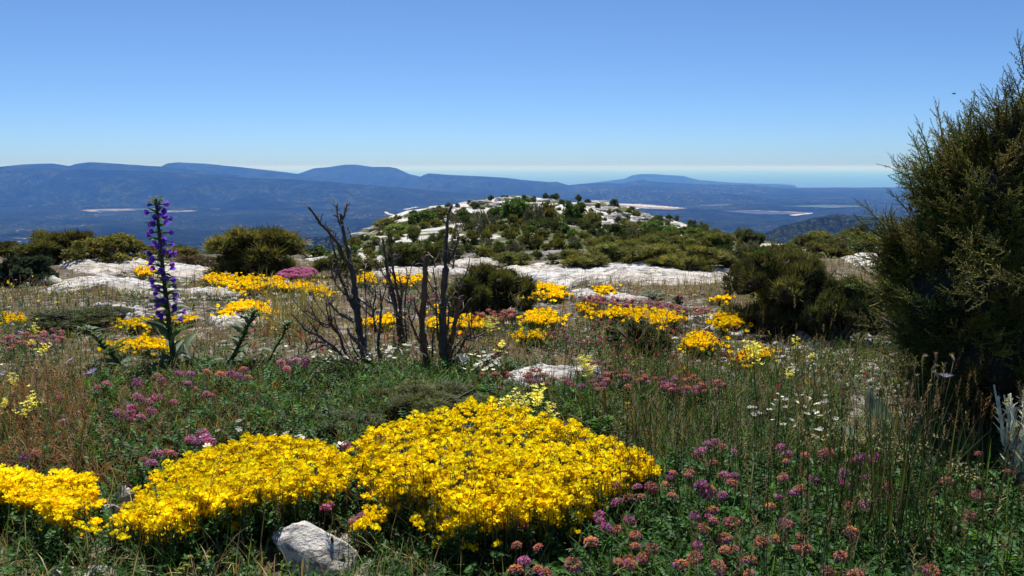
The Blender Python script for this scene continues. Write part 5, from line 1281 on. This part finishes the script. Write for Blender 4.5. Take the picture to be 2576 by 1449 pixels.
add_blades(g1, spots_(13000, -260, 700, 360, 470, -.05, .02, 73), .04, .14, GRN + OLG, .4)
add_blades(g1, spots_(17000, 520, 1284, 355, 480, -.1, .02, 74), .05, .17, GRN + OLG + DKG, .3)
add_blades(g1, spots_(4500, 600, 1284, 440, 760, -.1, .02, 75), .06, .2, DKG + GRN, .28)
add_blades(g1, spots_(7000, -260, 620, 470, 760, -.1, .02, 76), .05, .14, GRN + STRAW, .4)
add_blades(g1, spots_(9000, 0, 600, 290, 345, .05, .02, 99, [(640, 740), (800, 750), (860, 800), (760, 870), (640, 840)]), .12, .26, [(.16, .135, .05), (.12, .11, .04), (.2, .17, .07)], .5)
kind(g1.build('grass', M['grass']), 'stuff')
g2 = Acc()
add_blades(g2, spots_(12500, -260, 260, 375, 490, -.25, .02, 77), .04, .12, RUST + RUST + STRAW[:1] + STRAW[3:], .55, 1.3)
add_blades(g2, spots_(9000, 150, 700, 370, 470, .0, .02, 78), .04, .12, STRAW + RUST[:2], .6)
add_blades(g2, spots_(8000, 500, 1284, 350, 470, .0, .02, 79), .04, .11, STRAW[:2] + RUST, .5)
add_blades(g2, spots_(12000, -260, 1284, 280, 350, .0, .02, 80), .04, .10, STRAW[:2] + RUST, .4)
add_blades(g1, spots_(12000, -260, 1284, 270, 360, .1, .02, 107), .03, .09, GRN, .4)
add_blades(g2, spots_(3000, -260, 1284, 470, 760, .0, .02, 81), .04, .12, STRAW + RUST, .8)
def ear(seed, L=.03, W_=.005):
    g = np.random.default_rng(seed); a = Acc()
    for i in range(16):
        t = i / 16; a.add(*place(strip(.009, .0026, 1, .3, base=.8), R1(i * 2.4, .5), (0, 0, t * L + (1 - t) * 0)), C=np.ones(3) * g.uniform(.7, 1.3))
    return a.tpl()
EARS = [ear(830 + i, L) for i, L in enumerate((.03, .045, .06))]
def stalks(acc, P, Lmin, Lmax, scol, ecol, tilt=.18, r=.0009, es=(.8, 1.3)):
    n = len(P); L = rng.uniform(Lmin, Lmax, n); az = rng.uniform(0, 6.28, n); b = np.abs(rng.normal(0, tilt, n))
    for i in range(n):
        d = np.array([math.cos(az[i]) * math.sin(b[i]), math.sin(az[i]) * math.sin(b[i]), math.cos(b[i])])
        e = P[i] + d * L[i] + np.array([d[0], d[1], 0]) * L[i] * .25; m = P[i] + d * L[i] * .55
        rr = max(r, .22 * P[i][1] / F); sc = np.array(scol[int(rng.integers(len(scol)))]) * rng.uniform(.8, 1.2)
        acc.add(*tube([P[i], m, e], [rr, rr * .9, rr * .7], 3, cap=False), C=sc)
        if ecol is not None:
            dd = e - m; acc.scatter(EARS[int(rng.integers(3))], e[None] - dd / np.linalg.norm(dd) * .01, frame_to(dd[None]), np.array([rng.uniform(*es)]), np.array(ecol[int(rng.integers(len(ecol)))]) * rng.uniform(.75, 1.25))
kind(g2.build('dry_grass', M['grass']), 'stuff')
g3 = Acc()
DARKST = [(.03, .035, .015), (.045, .035, .02), (.05, .055, .02)]; EARC = [(.10, .055, .03), (.13, .08, .04), (.07, .045, .025), (.18, .14, .07)]
stalks(g3, spots_(560, -60, 1084, 285, 370, -.1, .02, 82), .10, .22, DARKST + STRAW[:2], EARC, .15)
stalks(g3, spots_(480, 600, 1000, 380, 540, -.3, .02, 83), .16, .34, DARKST, EARC, .22)
stalks(g3, spots_(160, 700, 1084, 480, 760, None), .18, .36, DARKST, EARC, .2)
stalks(g3, spots_(120, 0, 560, 400, 470, None), .10, .22, DARKST + STRAW, EARC, .25)
stalks(g3, spots_(170, -60, 170, 390, 480, None), .08, .2, STRAW, [(.22, .10, .05), (.17, .07, .035), (.26, .15, .08)], .5, es=(1, 1.6))
stalks(g3, at([c / 1.0 for c in rng.normal(440, 22, 16)], [v for v in rng.normal(552, 7, 16)]), .16, .27, DARKST, [(.05, .03, .02)], .3)
stalks(g3, at([c for c in rng.normal(520, 40, 14)], [v for v in rng.normal(556, 5, 14)]), .14, .25, DARKST, [(.06, .035, .02)], .25)
stalks(g3, at([c for c in rng.normal(560, 8, 9)], [v for v in rng.normal(402, 5, 9)]), .16, .26, DARKST, [(.04, .03, .02)], .22)
stalks(g3, at([c for c in rng.normal(652, 18, 40)], [v for v in rng.normal(356, 4, 40)]), .09, .17, OLG, [(.13, .12, .07), (.10, .10, .06)], .12, es=(1.2, 1.8))
stalks(g3, at([c for c in rng.normal(250, 70, 14)], [v for v in rng.normal(548, 8, 14)]), .12, .2, DARKST, [(.07, .04, .025)], .3)
kind(g3.build('seeding_grass', M['grass']), 'stuff')
# leafy ground cover
gc = Acc()
def cover(tpls, P, s0, s1, cols, tilt=.4, jit=.25):
    n = len(P); s = rng.uniform(s0, s1, n); R = rand_rot(n, tilt); c = pick(cols, n, jit)
    for j, tp in enumerate(tpls):
        q = np.arange(n) % len(tpls) == j; gc.scatter(tp, P[q] - [0, 0, .012], R[q], s[q], c[q])
cover(SPRIG, spots_(4200, 560, 1284, 470, 760, -.6, .02, 84), .8, 1.5, LEAFG)
cover(SHOOT, spots_(4200, 560, 1284, 470, 760, -.6, .02, 85), .8, 1.5, GRN + LEAFG)
cover(SHOOT, spots_(3000, -260, 620, 500, 760, -.6, .02, 86), .7, 1.3, LEAFG + GRN)
cover(SPRIG, spots_(1200, -260, 620, 490, 760, -.4, .02, 87), .7, 1.3, LEAFG)
cover(SPRIG, spots_(3000, 90, 620, 372, 480, -.5, .02, 88), .8, 1.5, LEAFG)
cover(SHOOT, spots_(4200, 90, 620, 368, 480, -.5, .02, 89), .8, 1.5, LEAFG + GRN)
cover(SHOOT, spots_(4200, -260, 240, 372, 500, -.4, .02, 90), .7, 1.2, LEAFG + RUST[:1])
cover(SPRIG, spots_(1500, 600, 1284, 380, 480, -.3, .02, 91), .8, 1.4, [(.05, .085, .045), (.06, .09, .05)])
cover(SHOOT, spots_(4200, 600, 1284, 370, 480, -.3, .02, 92), .7, 1.3, GRN + OLG)
cover(SHOOT, spots_(9000, -260, 1284, 280, 375, -.1, .02, 93), .8, 1.6, OLG + GRN, .5)
cover(SHOOT, spots_(700, 0, 620, 500, 760, .2, .02, 94), .6, 1.1, [(.16, .19, .15), (.12, .15, .11)])
kind(gc.build('ground_cover', M['leaf']), 'stuff')
# gravel of pale stone chips
gv = Acc(); CH = []
for i in range(4): V, Fq = faceted(850 + i, 10, 1, .1); a = Acc(); a.add(V * np.array([1, .8, .55]), Fq); CH.append(a.tpl())
def chips(P, s0, s1):
    n = len(P); s = rng.uniform(0, 1, n) ** 2.2 * (s1 - s0) + s0; R = rand_rot(n, .3); c = pick([(.95, .95, .95), (.8, .78, .75), (1.1, 1.08, 1.05)], n, .1)
    for j, tp in enumerate(CH): q = np.arange(n) % 4 == j; gv.scatter(tp, P[q] + np.c_[np.zeros((q.sum(), 2)), s[q] * .15], R[q], s[q], c[q])
chips(spots_(5200, 500, 900, 338, 396, -.05, .02, 95), .006, .032)
chips(spots_(2600, 90, 320, 270, 325, .0, .02, 96), .008, .05)
chips(spots_(2200, -60, 1000, 276, 350, .12, .02, 97), .007, .035)
chips(spots_(1400, -260, 1284, 380, 760, .15, .02, 98), .003, .016)
chips(spots_(700, 780, 960, 300, 380, .0, .02, 100), .006, .04)
def chip_mat():
    m, nt, out = newmat('stone_chips'); a = N(nt, 'ShaderNodeAttribute', attribute_name='tint'); c = mixc(nt, 1.0, a.outputs['Color'], ramp(nt, noise(nt, 60, 4, .6), [(.3, (.30, .28, .26)), (.65, (.52, .50, .47))]), 'MULTIPLY')
    p = N(nt, 'ShaderNodeBsdfPrincipled', Roughness=.9); nt.links.new(c, p.inputs['Base Color']); nt.links.new(p.outputs[0], out.inputs[0]); return m
kind(gv.build('gravel', chip_mat()), 'stuff')
# tiny scattered blossoms nobody could count
tf = Acc()
def dots(P, cols, s0, s1, hmin=.03, hmax=.1):
    n = len(P); q = P + np.c_[np.zeros((n, 2)), rng.uniform(hmin, hmax, n)]; c = pick(cols, n, .15)
    for j, tp in enumerate(PEAF): s = np.arange(n) % 4 == j; tf.scatter(tp, q[s], rand_rot(s.sum(), .5), rng.uniform(s0, s1, s.sum()), c[s])
dots(spots_(420, 0, 330, 268, 312, .1, .02, 101), [(.8, .7, .05), (.75, .7, .12)], .4, .8)
dots(spots_(260, 0, 700, 290, 350, .1, .02, 102), [(.8, .7, .05), (.7, .12, .15)], .35, .6)
dots(spots_(420, 480, 760, 318, 380, .0, .02, 103), [(.32, .04, .07), (.4, .07, .12)], .35, .65)
dots(spots_(150, 600, 900, 380, 440, .1, .02, 104), [(.35, .04, .08), (.8, .7, .05)], .4, .7)
dots(spots_(120, 250, 480, 320, 370, .0, .02, 105), [(.45, .05, .12)], .35, .6)
dots(spots_(80, 0, 420, 275, 300, .2, .02, 106), [(.42, .36, .75)], .5, .8)
kind(tf.build('wildflowers', M['petal']), 'stuff')

# ================================================================ single plants
def stems_to(t, P, G, r=.001, col=(.09, .12, .05), nm='stem'):
    a = Acc(); stems(a, G, P, r, col); child(a, nm, M['leaf'], t)
def bouquet(name, label, heads, h, tpls, col, mat='petal', size=1.0, cat='flower', group=None, seed=1, spread=.02, tilt=.4, leaves=30, lt=None, lcol=None, lsize=(.6, 1.1), stemcol=(.09, .12, .05), facing=None, hn='blossom'):
    """a plant whose flower heads are children: heads at picture points (1024 wide)"""
    g = np.random.default_rng(seed); hv = np.array(heads, float); hh = h * g.uniform(.7, 1.2, len(hv))
    P = at(hv[:, 0], hv[:, 1], hh); G = P.copy(); G[:, :2] += g.normal(0, spread, (len(P), 2)); G[:, 2] = ground_z(G[:, 0], G[:, 1]); c = G.mean(0)
    t = thing(name, label, cat, c, group)
    me = []
    for tp in tpls: a = Acc(); a.scatter(tp, np.zeros((1, 3)), np.eye(3)[None], 1.0, col); me.append(a.mesh(hn, M[mat]))
    n = len(P)
    if n <= 100:
        for i in range(n):
            a = Acc(); stems(a, G[i:i + 1], P[i:i + 1], max(.0009, .25 * c[1] / F), stemcol); st = child(a, 'flower_stalk', M['leaf'], t)
            ob = bpy.data.objects.new(hn, me[i % len(me)]); COL.objects.link(ob); ob.parent = st; ob.location = Vector(P[i] - c)
            ob.rotation_euler = (g.normal(.2, tilt), g.normal(0, tilt), g.uniform(0, 6.28)); s = size * g.uniform(.8, 1.2); ob.scale = (s, s, s)
    if leaves:
        f = Acc(); i = g.integers(0, n, leaves); q = G[i] + np.c_[g.normal(0, spread, (leaves, 2)), np.zeros(leaves)]; q[:, 2] = ground_z(q[:, 0], q[:, 1])
        for j, tp in enumerate(lt or SHOOT): s = np.arange(leaves) % len(lt or SHOOT) == j; f.scatter(tp, q[s], rand_rot(s.sum(), .4, g), g.uniform(*lsize, s.sum()), pick(lcol or LEAFG, s.sum(), .2, g))
        child(f, 'leaves', M['leaf'], t)
    return t
WG = 'white starry flowers in the meadow'
WHITE = (.82, .82, .80)
def wf(label, heads, h, seed, size=1.4, **kw): bouquet('white_flower', label, heads, h, STAR, WHITE, 'petal', size, 'flower', WG, seed, **kw)
wf('white flower cluster right of the dead trunk base', cloud([(1130, 915), (1150, 890), (1200, 880), (1260, 893), (1265, 925), (1220, 935), (1160, 930)], 52), .09, 901, 1.15)
wf('white flowers among the bases of the dead stems', cloud([(880, 905), (960, 868), (1060, 862), (1110, 880), (1080, 900), (960, 905)], 36), .08, 902, 1.3)
wf('white flowers under the low dead branches on the left', cloud([(770, 890), (830, 865), (880, 890), (860, 915), (790, 910)], 22), .07, 903, 1.2)
wf('white flowers in shade left of the big grey leaf', cloud([(1870, 1010), (1980, 985), (2080, 985), (2130, 1040), (2060, 1090), (1920, 1080)], 34), .11, 904, 1.1)
wf('few white flowers above the second yellow cushion', s2([(512, 1098), (522, 1122), (470, 1075), (545, 1085), (600, 1060), (700, 1125), (760, 1100), (845, 1122), (860, 1118)]), .07, 905, 1.5)
wf('white flowers at the left edge of the low fine leaved shrub', s2([(640, 1120), (660, 1105), (690, 1095), (600, 1080), (720, 1090), (750, 1098)]), .06, 906, 1.2)
wf('white flowers scattered before the drooping bugloss', s2([(640, 905), (665, 895), (690, 890), (610, 900), (655, 880), (720, 870)]), .07, 907, 1.3)
wf('two white flowers at the left edge of the meadow', s2([(2, 918), (5, 938)]), .08, 908, 1.5, leaves=4)
LIL = (.45, .40, .78)
LT8 = [star_flower(910, 9, .013, .005, (1, 1, 1), (.3, .2, .5))]
bouquet('lilac_flower', 'pale lilac daisy like flower hanging left of the drooping bugloss', s2([(178, 905)]), .16, LT8, LIL, size=1.5, seed=911, leaves=6, tilt=.9)
bouquet('lilac_flower', 'pale lilac flower on a bent stem, lower than its neighbour', s2([(232, 936)]), .14, LT8, LIL, size=1.6, seed=912, leaves=6, tilt=.9)
bouquet('lilac_flower', 'single lilac flower behind the pink clump in the left meadow', s2([(52, 836)]), .10, LT8, LIL, size=1.2, seed=913, leaves=4)
bouquet('lilac_flower', 'lilac flowers behind the longest yellow band', s2([(722, 710), (745, 704), (765, 702), (735, 714), (800, 718), (690, 740)]), .08, LT8, LIL, size=1.6, seed=914, leaves=8)
# pale yellow mustard
def mustard_head(seed):
    g = np.random.default_rng(seed); a = Acc()
    for i in range(26):
        q = g.normal(0, 1, 3) * np.array([.012, .012, .016])
        for w_ in range(4): a.add(*place(petal_v(.007, .009, .1, .1), R1(w_ * 1.57 + i, g.uniform(.6, 1.2)), q), C=np.ones(3) * g.uniform(.85, 1.1))
    return a.tpl()
MH = [mustard_head(920 + i) for i in range(3)]; PY = (.84, .80, .20)
MG = 'pale yellow mustard plants'
for lab, hd, h, s, sz in [('tall pale yellow mustard stem behind the big cushion, thin green leaves', s2([(1470, 922)]), .24, 921, 1.15), ('pale yellow mustard head just above the big cushion', s2([(1352, 992), (1346, 1012)]), .20, 922, 1.1),
    ('pale yellow mustard heads touching the crest of the big cushion', s2([(1300, 1008), (1275, 1020), (1320, 1020), (1380, 1036)]), .16, 923, 1.0), ('pale yellow mustard in front of the right hand yellow cushion', s2([(1888, 882), (1900, 890)]), .22, 924, 1.3),
    ('pale yellow mustard right of the dead trunk', s2([(1232, 818), (1258, 870)]), .18, 925, 1.1), ('yellow mustard at the left edge in dry grass', s2([(28, 958), (10, 1022), (84, 1010), (70, 1030)]), .12, 926, 1.0), ('yellow mustard stems in the left meadow', s2([(110, 880), (80, 868), (90, 830)]), .10, 927, .9),
    ('pale yellow mustard on the far right by the large dark juniper', s2([(1905, 745), (1912, 752)]), .18, 928, 1.3), ('pale yellow mustard in grass on the right', s2([(2000, 860), (2040, 900), (1985, 940)]), .12, 929, .7)]:
    bouquet('mustard_plant', lab, hd, h, MH, PY, size=sz, seed=s, group=MG, leaves=8, lt=SHOOT, lsize=(.8, 1.5), tilt=.2, spread=.008)
def sedum_head(seed):
    g = np.random.default_rng(seed); a = Acc()
    for i in range(14):
        q = np.array([g.normal(0, .013), g.normal(0, .013), g.normal(0, .003)])
        for w_ in range(5): a.add(*place(strip(.0045, .003, 1, .2, base=.8), R1(w_ * 1.26, g.uniform(.3, 1.1)), q), C=np.ones(3) * g.uniform(.7, 1.15))
    return a.tpl()
SH = [sedum_head(930 + i) for i in range(3)]
for lab, hd, h, s in [('cream flower umbels in shade below the big grey leaf', c4([(380, 300), (420, 290), (460, 350), (510, 345), (500, 380), (330, 440), (420, 455), (280, 470), (590, 330), (650, 295), (460, 385)]), .13, 931),
    ('cream flower umbels right of the violet vetch row', c4([(680, 450), (780, 435), (640, 470), (700, 490), (720, 440), (890, 480), (850, 530), (980, 520), (920, 560), (570, 540), (610, 545), (860, 620), (980, 600)]), .13, 932),
    ('cream flower umbels farthest right, near the silver plant', c4([(1390, 400), (1450, 400), (1350, 450), (1230, 450), (1100, 520), (1170, 550), (1300, 660), (1380, 650), (1330, 690), (1430, 660), (1440, 735), (1520, 745)]), .12, 933)]:
    bouquet('cream_flower', lab, hd, h, SH, (.52, .48, .30), size=1.15, seed=s, group='cream flower umbels in the shade', stemcol=(.12, .07, .04), leaves=26, tilt=.25)
# silver everlasting at the right edge
def silver():
    g = np.random.default_rng(940); p = at([2606 * K], [1240 * K])[0]; t = thing('everlasting', 'silvery white woolly plant with yellow buttons at the right edge', 'plant', p)
    a = Acc()
    for i in range(115):
        az = g.uniform(0, 6.28); b = abs(g.normal(0, .22)); L = g.uniform(.16, .34); d = R1(az, b)
        q = p + np.r_[g.normal(0, .035, 2), 0]; e = q + d @ np.array([0, 0, L]); a.add(*tube([q, (q + e) / 2 + [0, 0, .01], e], [.0030, .0027, .0024], 5), C=(.58, .60, .58))
        for j in range(16):
            f = g.uniform(.1, .95); a.add(*place(strip(.024, .006, 2, .4, base=.8), d @ R1(j * 2.4, .55), q * (1 - f) + e * f), C=np.array((.60, .63, .61)) * g.uniform(.8, 1.15))
        if i < 44:
            b_ = Acc()
            for j in range(5):
                V, Fq = blob(941 + j, 1, .2, 2); b_.add(V * np.array([.0052, .0052, .0042]) + e + g.normal(0, .005, 3) * [1, 1, .3], Fq, np.array((.50, .44, .16)) * g.uniform(.8, 1.2))
            child(b_, 'flower_head', M['petal'], t)
    for i in range(170):
        az = g.uniform(0, 6.28); d = R1(az, g.uniform(.3, 1.4)); a.add(*place(strip(g.uniform(.05, .12), .010, 5, -.5, fold=.3, base=.7), d, p + np.r_[g.normal(0, .03, 2), g.uniform(.03, .14)]), C=np.array((.58, .62, .62)) * g.uniform(.8, 1.15))
    child(a, 'stems', M['leaf'], t)
silver()
# big grey leaf and the withered cupid's dart
def bigleaf(label, u, v, L, W_, yaw, til, seed):
    p = at([u * K], [v * K])[0]; a = Acc(); V, Fs = strip(L, W_, 10, .5, fold=.25, base=.35); V = V + .004 * np.stack([fbm(V[:, 1] * 60, V[:, 2] * 40, seed=seed)] * 3, -1)
    a.add(*place((V, Fs), R1(yaw, til), p), C=(.26, .33, .28)); a.add(*tube([p - [0, 0, .02], p + R1(yaw, til) @ np.array([.0, 0, L * .9])], [.003, .0012], 5), C=(.25, .3, .22))
    return tag(a.build('broad_leaf', M['leaf'], origin=p, smooth=True), label, 'plant')
bigleaf('broad grey green leaf standing upright in the shade', 2205, 1100, .17, .095, 1.75, .12, 951)
bigleaf('narrow grey green leaf standing right of the broad upright leaf', 2290, 1120, .13, .03, .6, .35, 952)
bigleaf('broad leaf leaning low, left under the upright grey leaf', 2160, 1130, .10, .06, 2.3, .5, 953)
def withered():
    g = np.random.default_rng(955); p = at([2330 * K], [1190 * K])[0]; t = thing('withered_flower', 'withered plant with green seed pods and one faded blue flower', 'plant', p); st = Acc(); c_ = p[1]
    for i, (u, v) in enumerate([(2228, 950), (2250, 905), (2275, 905), (2300, 930), (2240, 925), (2320, 905), (2345, 930), (2360, 950), (2310, 960), (2335, 985), (2290, 975), (2400, 905), (2375, 930), (2355, 905)]):
        e = at_depth(u * K, v * K, c_ + g.normal(0, .06)); m = p * .4 + e * .6 + [0, 0, -.03]; st.add(*tube(smooth_path([p, m, e], 6), np.full(6, .0014), 4), C=(.10, .12, .05))
        b = Acc(); d = frame_to((e - m)[None], g)[0]; d = d * .4 + R1(0, 0) * .6
        Rp = R1(g.uniform(0, 6.28), abs(g.normal(0, .45))); b.add(*place(tube([(0, 0, -.004), (0, 0, .005), (0, 0, .013), (0, 0, .02)], [.0015, .0036, .004, .002], 7), Rp, e), C=np.array([(.14, .15, .08), (.24, .18, .12)][i % 2]) * g.uniform(.8, 1.2))
        for j in range(7): b.add(*place(strip(.012, .0026, 2, .7), Rp @ R1(j, .4), e + Rp @ np.array([0, 0, .016])), C=(.22, .15, .09) if i % 3 else (.16, .15, .08))
        child(b, 'seed_pod', M['leaf'], t)
    child(st, 'stem', M['leaf'], t)
    f = Acc(); e = at_depth(2378 * K, 952 * K, c_ - .05)
    for j in range(14): f.add(*place(strip(.026, .006, 3, .9, base=.6), R1(j * .45, .5), e), C=np.array((.34, .32, .52)) * g.uniform(.7, 1.2))
    child(f, 'blossom', M['petal'], t)
withered()
# houseleek, teucrium heads, rush tuft
def houseleek():
    g = np.random.default_rng(960); p = at([838 * K], [1432 * K])[0]; a = Acc()
    for i in range(54):
        t = i / 54; a.add(*place(strip(.020 * (1.05 - .4 * t), .0075, 3, -.4, fold=.35, base=.7), R1(i * 2.4, 1.2 - 1.0 * t), p + [0, 0, .012 + .055 * t]), C=np.array([(.20, .06, .05), (.13, .05, .05), (.10, .08, .05)][i % 3]) * g.uniform(.8, 1.3))
    a.add(*tube([p, p + [0, 0, .06]], [.006, .004], 6), C=(.12, .08, .05)); tag(a.build('houseleek', M['leaf'], origin=p), 'dark red houseleek spike in front of the largest stone', 'plant')
houseleek()
def germ(seed):
    g = np.random.default_rng(seed); a = Acc()
    for i in range(40): a.add(*place(strip(.008, .005, 2, .5, base=.6), R1(i * 2.4, 1.45 * (i / 40)), (0, 0, .004)), C=np.ones(3) * g.uniform(.7, 1.2))
    return a.tpl()
GH = [germ(965 + i) for i in range(3)]
for lab, hd, s in [('yellow green woolly flower heads at the bottom left of the stone', s2([(446, 1398), (480, 1408), (505, 1405), (520, 1412), (470, 1432), (500, 1438), (530, 1395), (545, 1405), (455, 1440)]), 966),
                   ('yellow green woolly flower heads in shade under the second cushion', s2([(570, 1345), (590, 1330), (578, 1365), (600, 1345), (575, 1362), (352, 1340), (605, 1318)]), 967), ('yellow green flower heads on the small slab at centre', cloud([(1470, 985), (1530, 980), (1540, 1000), (1480, 1004)], 16), 968)]:
    bouquet('woolly_flower', lab, hd, .05, GH, (.40, .44, .14), size=1.1, seed=s, group='yellow green woolly flower heads', leaves=24, lcol=[(.16, .19, .14), (.06, .09, .04)], tilt=.25)
def rush():
    g = np.random.default_rng(970); p = at([2235 * K], [1400 * K])[0]; a = Acc()
    for i in range(120):
        q = p + np.r_[g.normal(0, .075), g.normal(0, .05), 0]; q[2] = ground_z(q[0], q[1]); d = R1(g.uniform(0, 6.28), abs(g.normal(0, .14))); L = g.uniform(.2, .42)
        a.add(*place(strip(L, .0032, 5, g.uniform(0, .4), base=.8), d, q), C=np.array([(.022, .042, .016), (.03, .05, .018), (.06, .06, .02)][int(g.integers(3))]) * g.uniform(.8, 1.2))
    tag(a.build('rush_tuft', M['grass'], origin=p), 'dark upright rush tuft in the lower right meadow', 'grass tuft')
rush()
def bird():
    p = at_depth(2400 * K, 236 * K, 40.0); a = Acc()
    a.add(*tube(np.array([(-.09, 0, 0), (-.05, 0, .008), (.0, 0, .01), (.06, 0, .004), (.1, 0, 0)]) + p, [.008, .028, .032, .016, .006], 8), C=(.03, .03, .03))
    for s in (-1, 1): a.add(np.array([(.03, 0, .01), (-.03, 0, .01), (-.07, s * .2, .05), (-.01, s * .12, .05)]) + p, np.array([[0, 1, 2, 3]]), (.03, .03, .03))
    tag(a.build('bird', M['bark'], origin=p), 'tiny dark bird flying in the blue sky beside the tall juniper', 'bird')
bird()
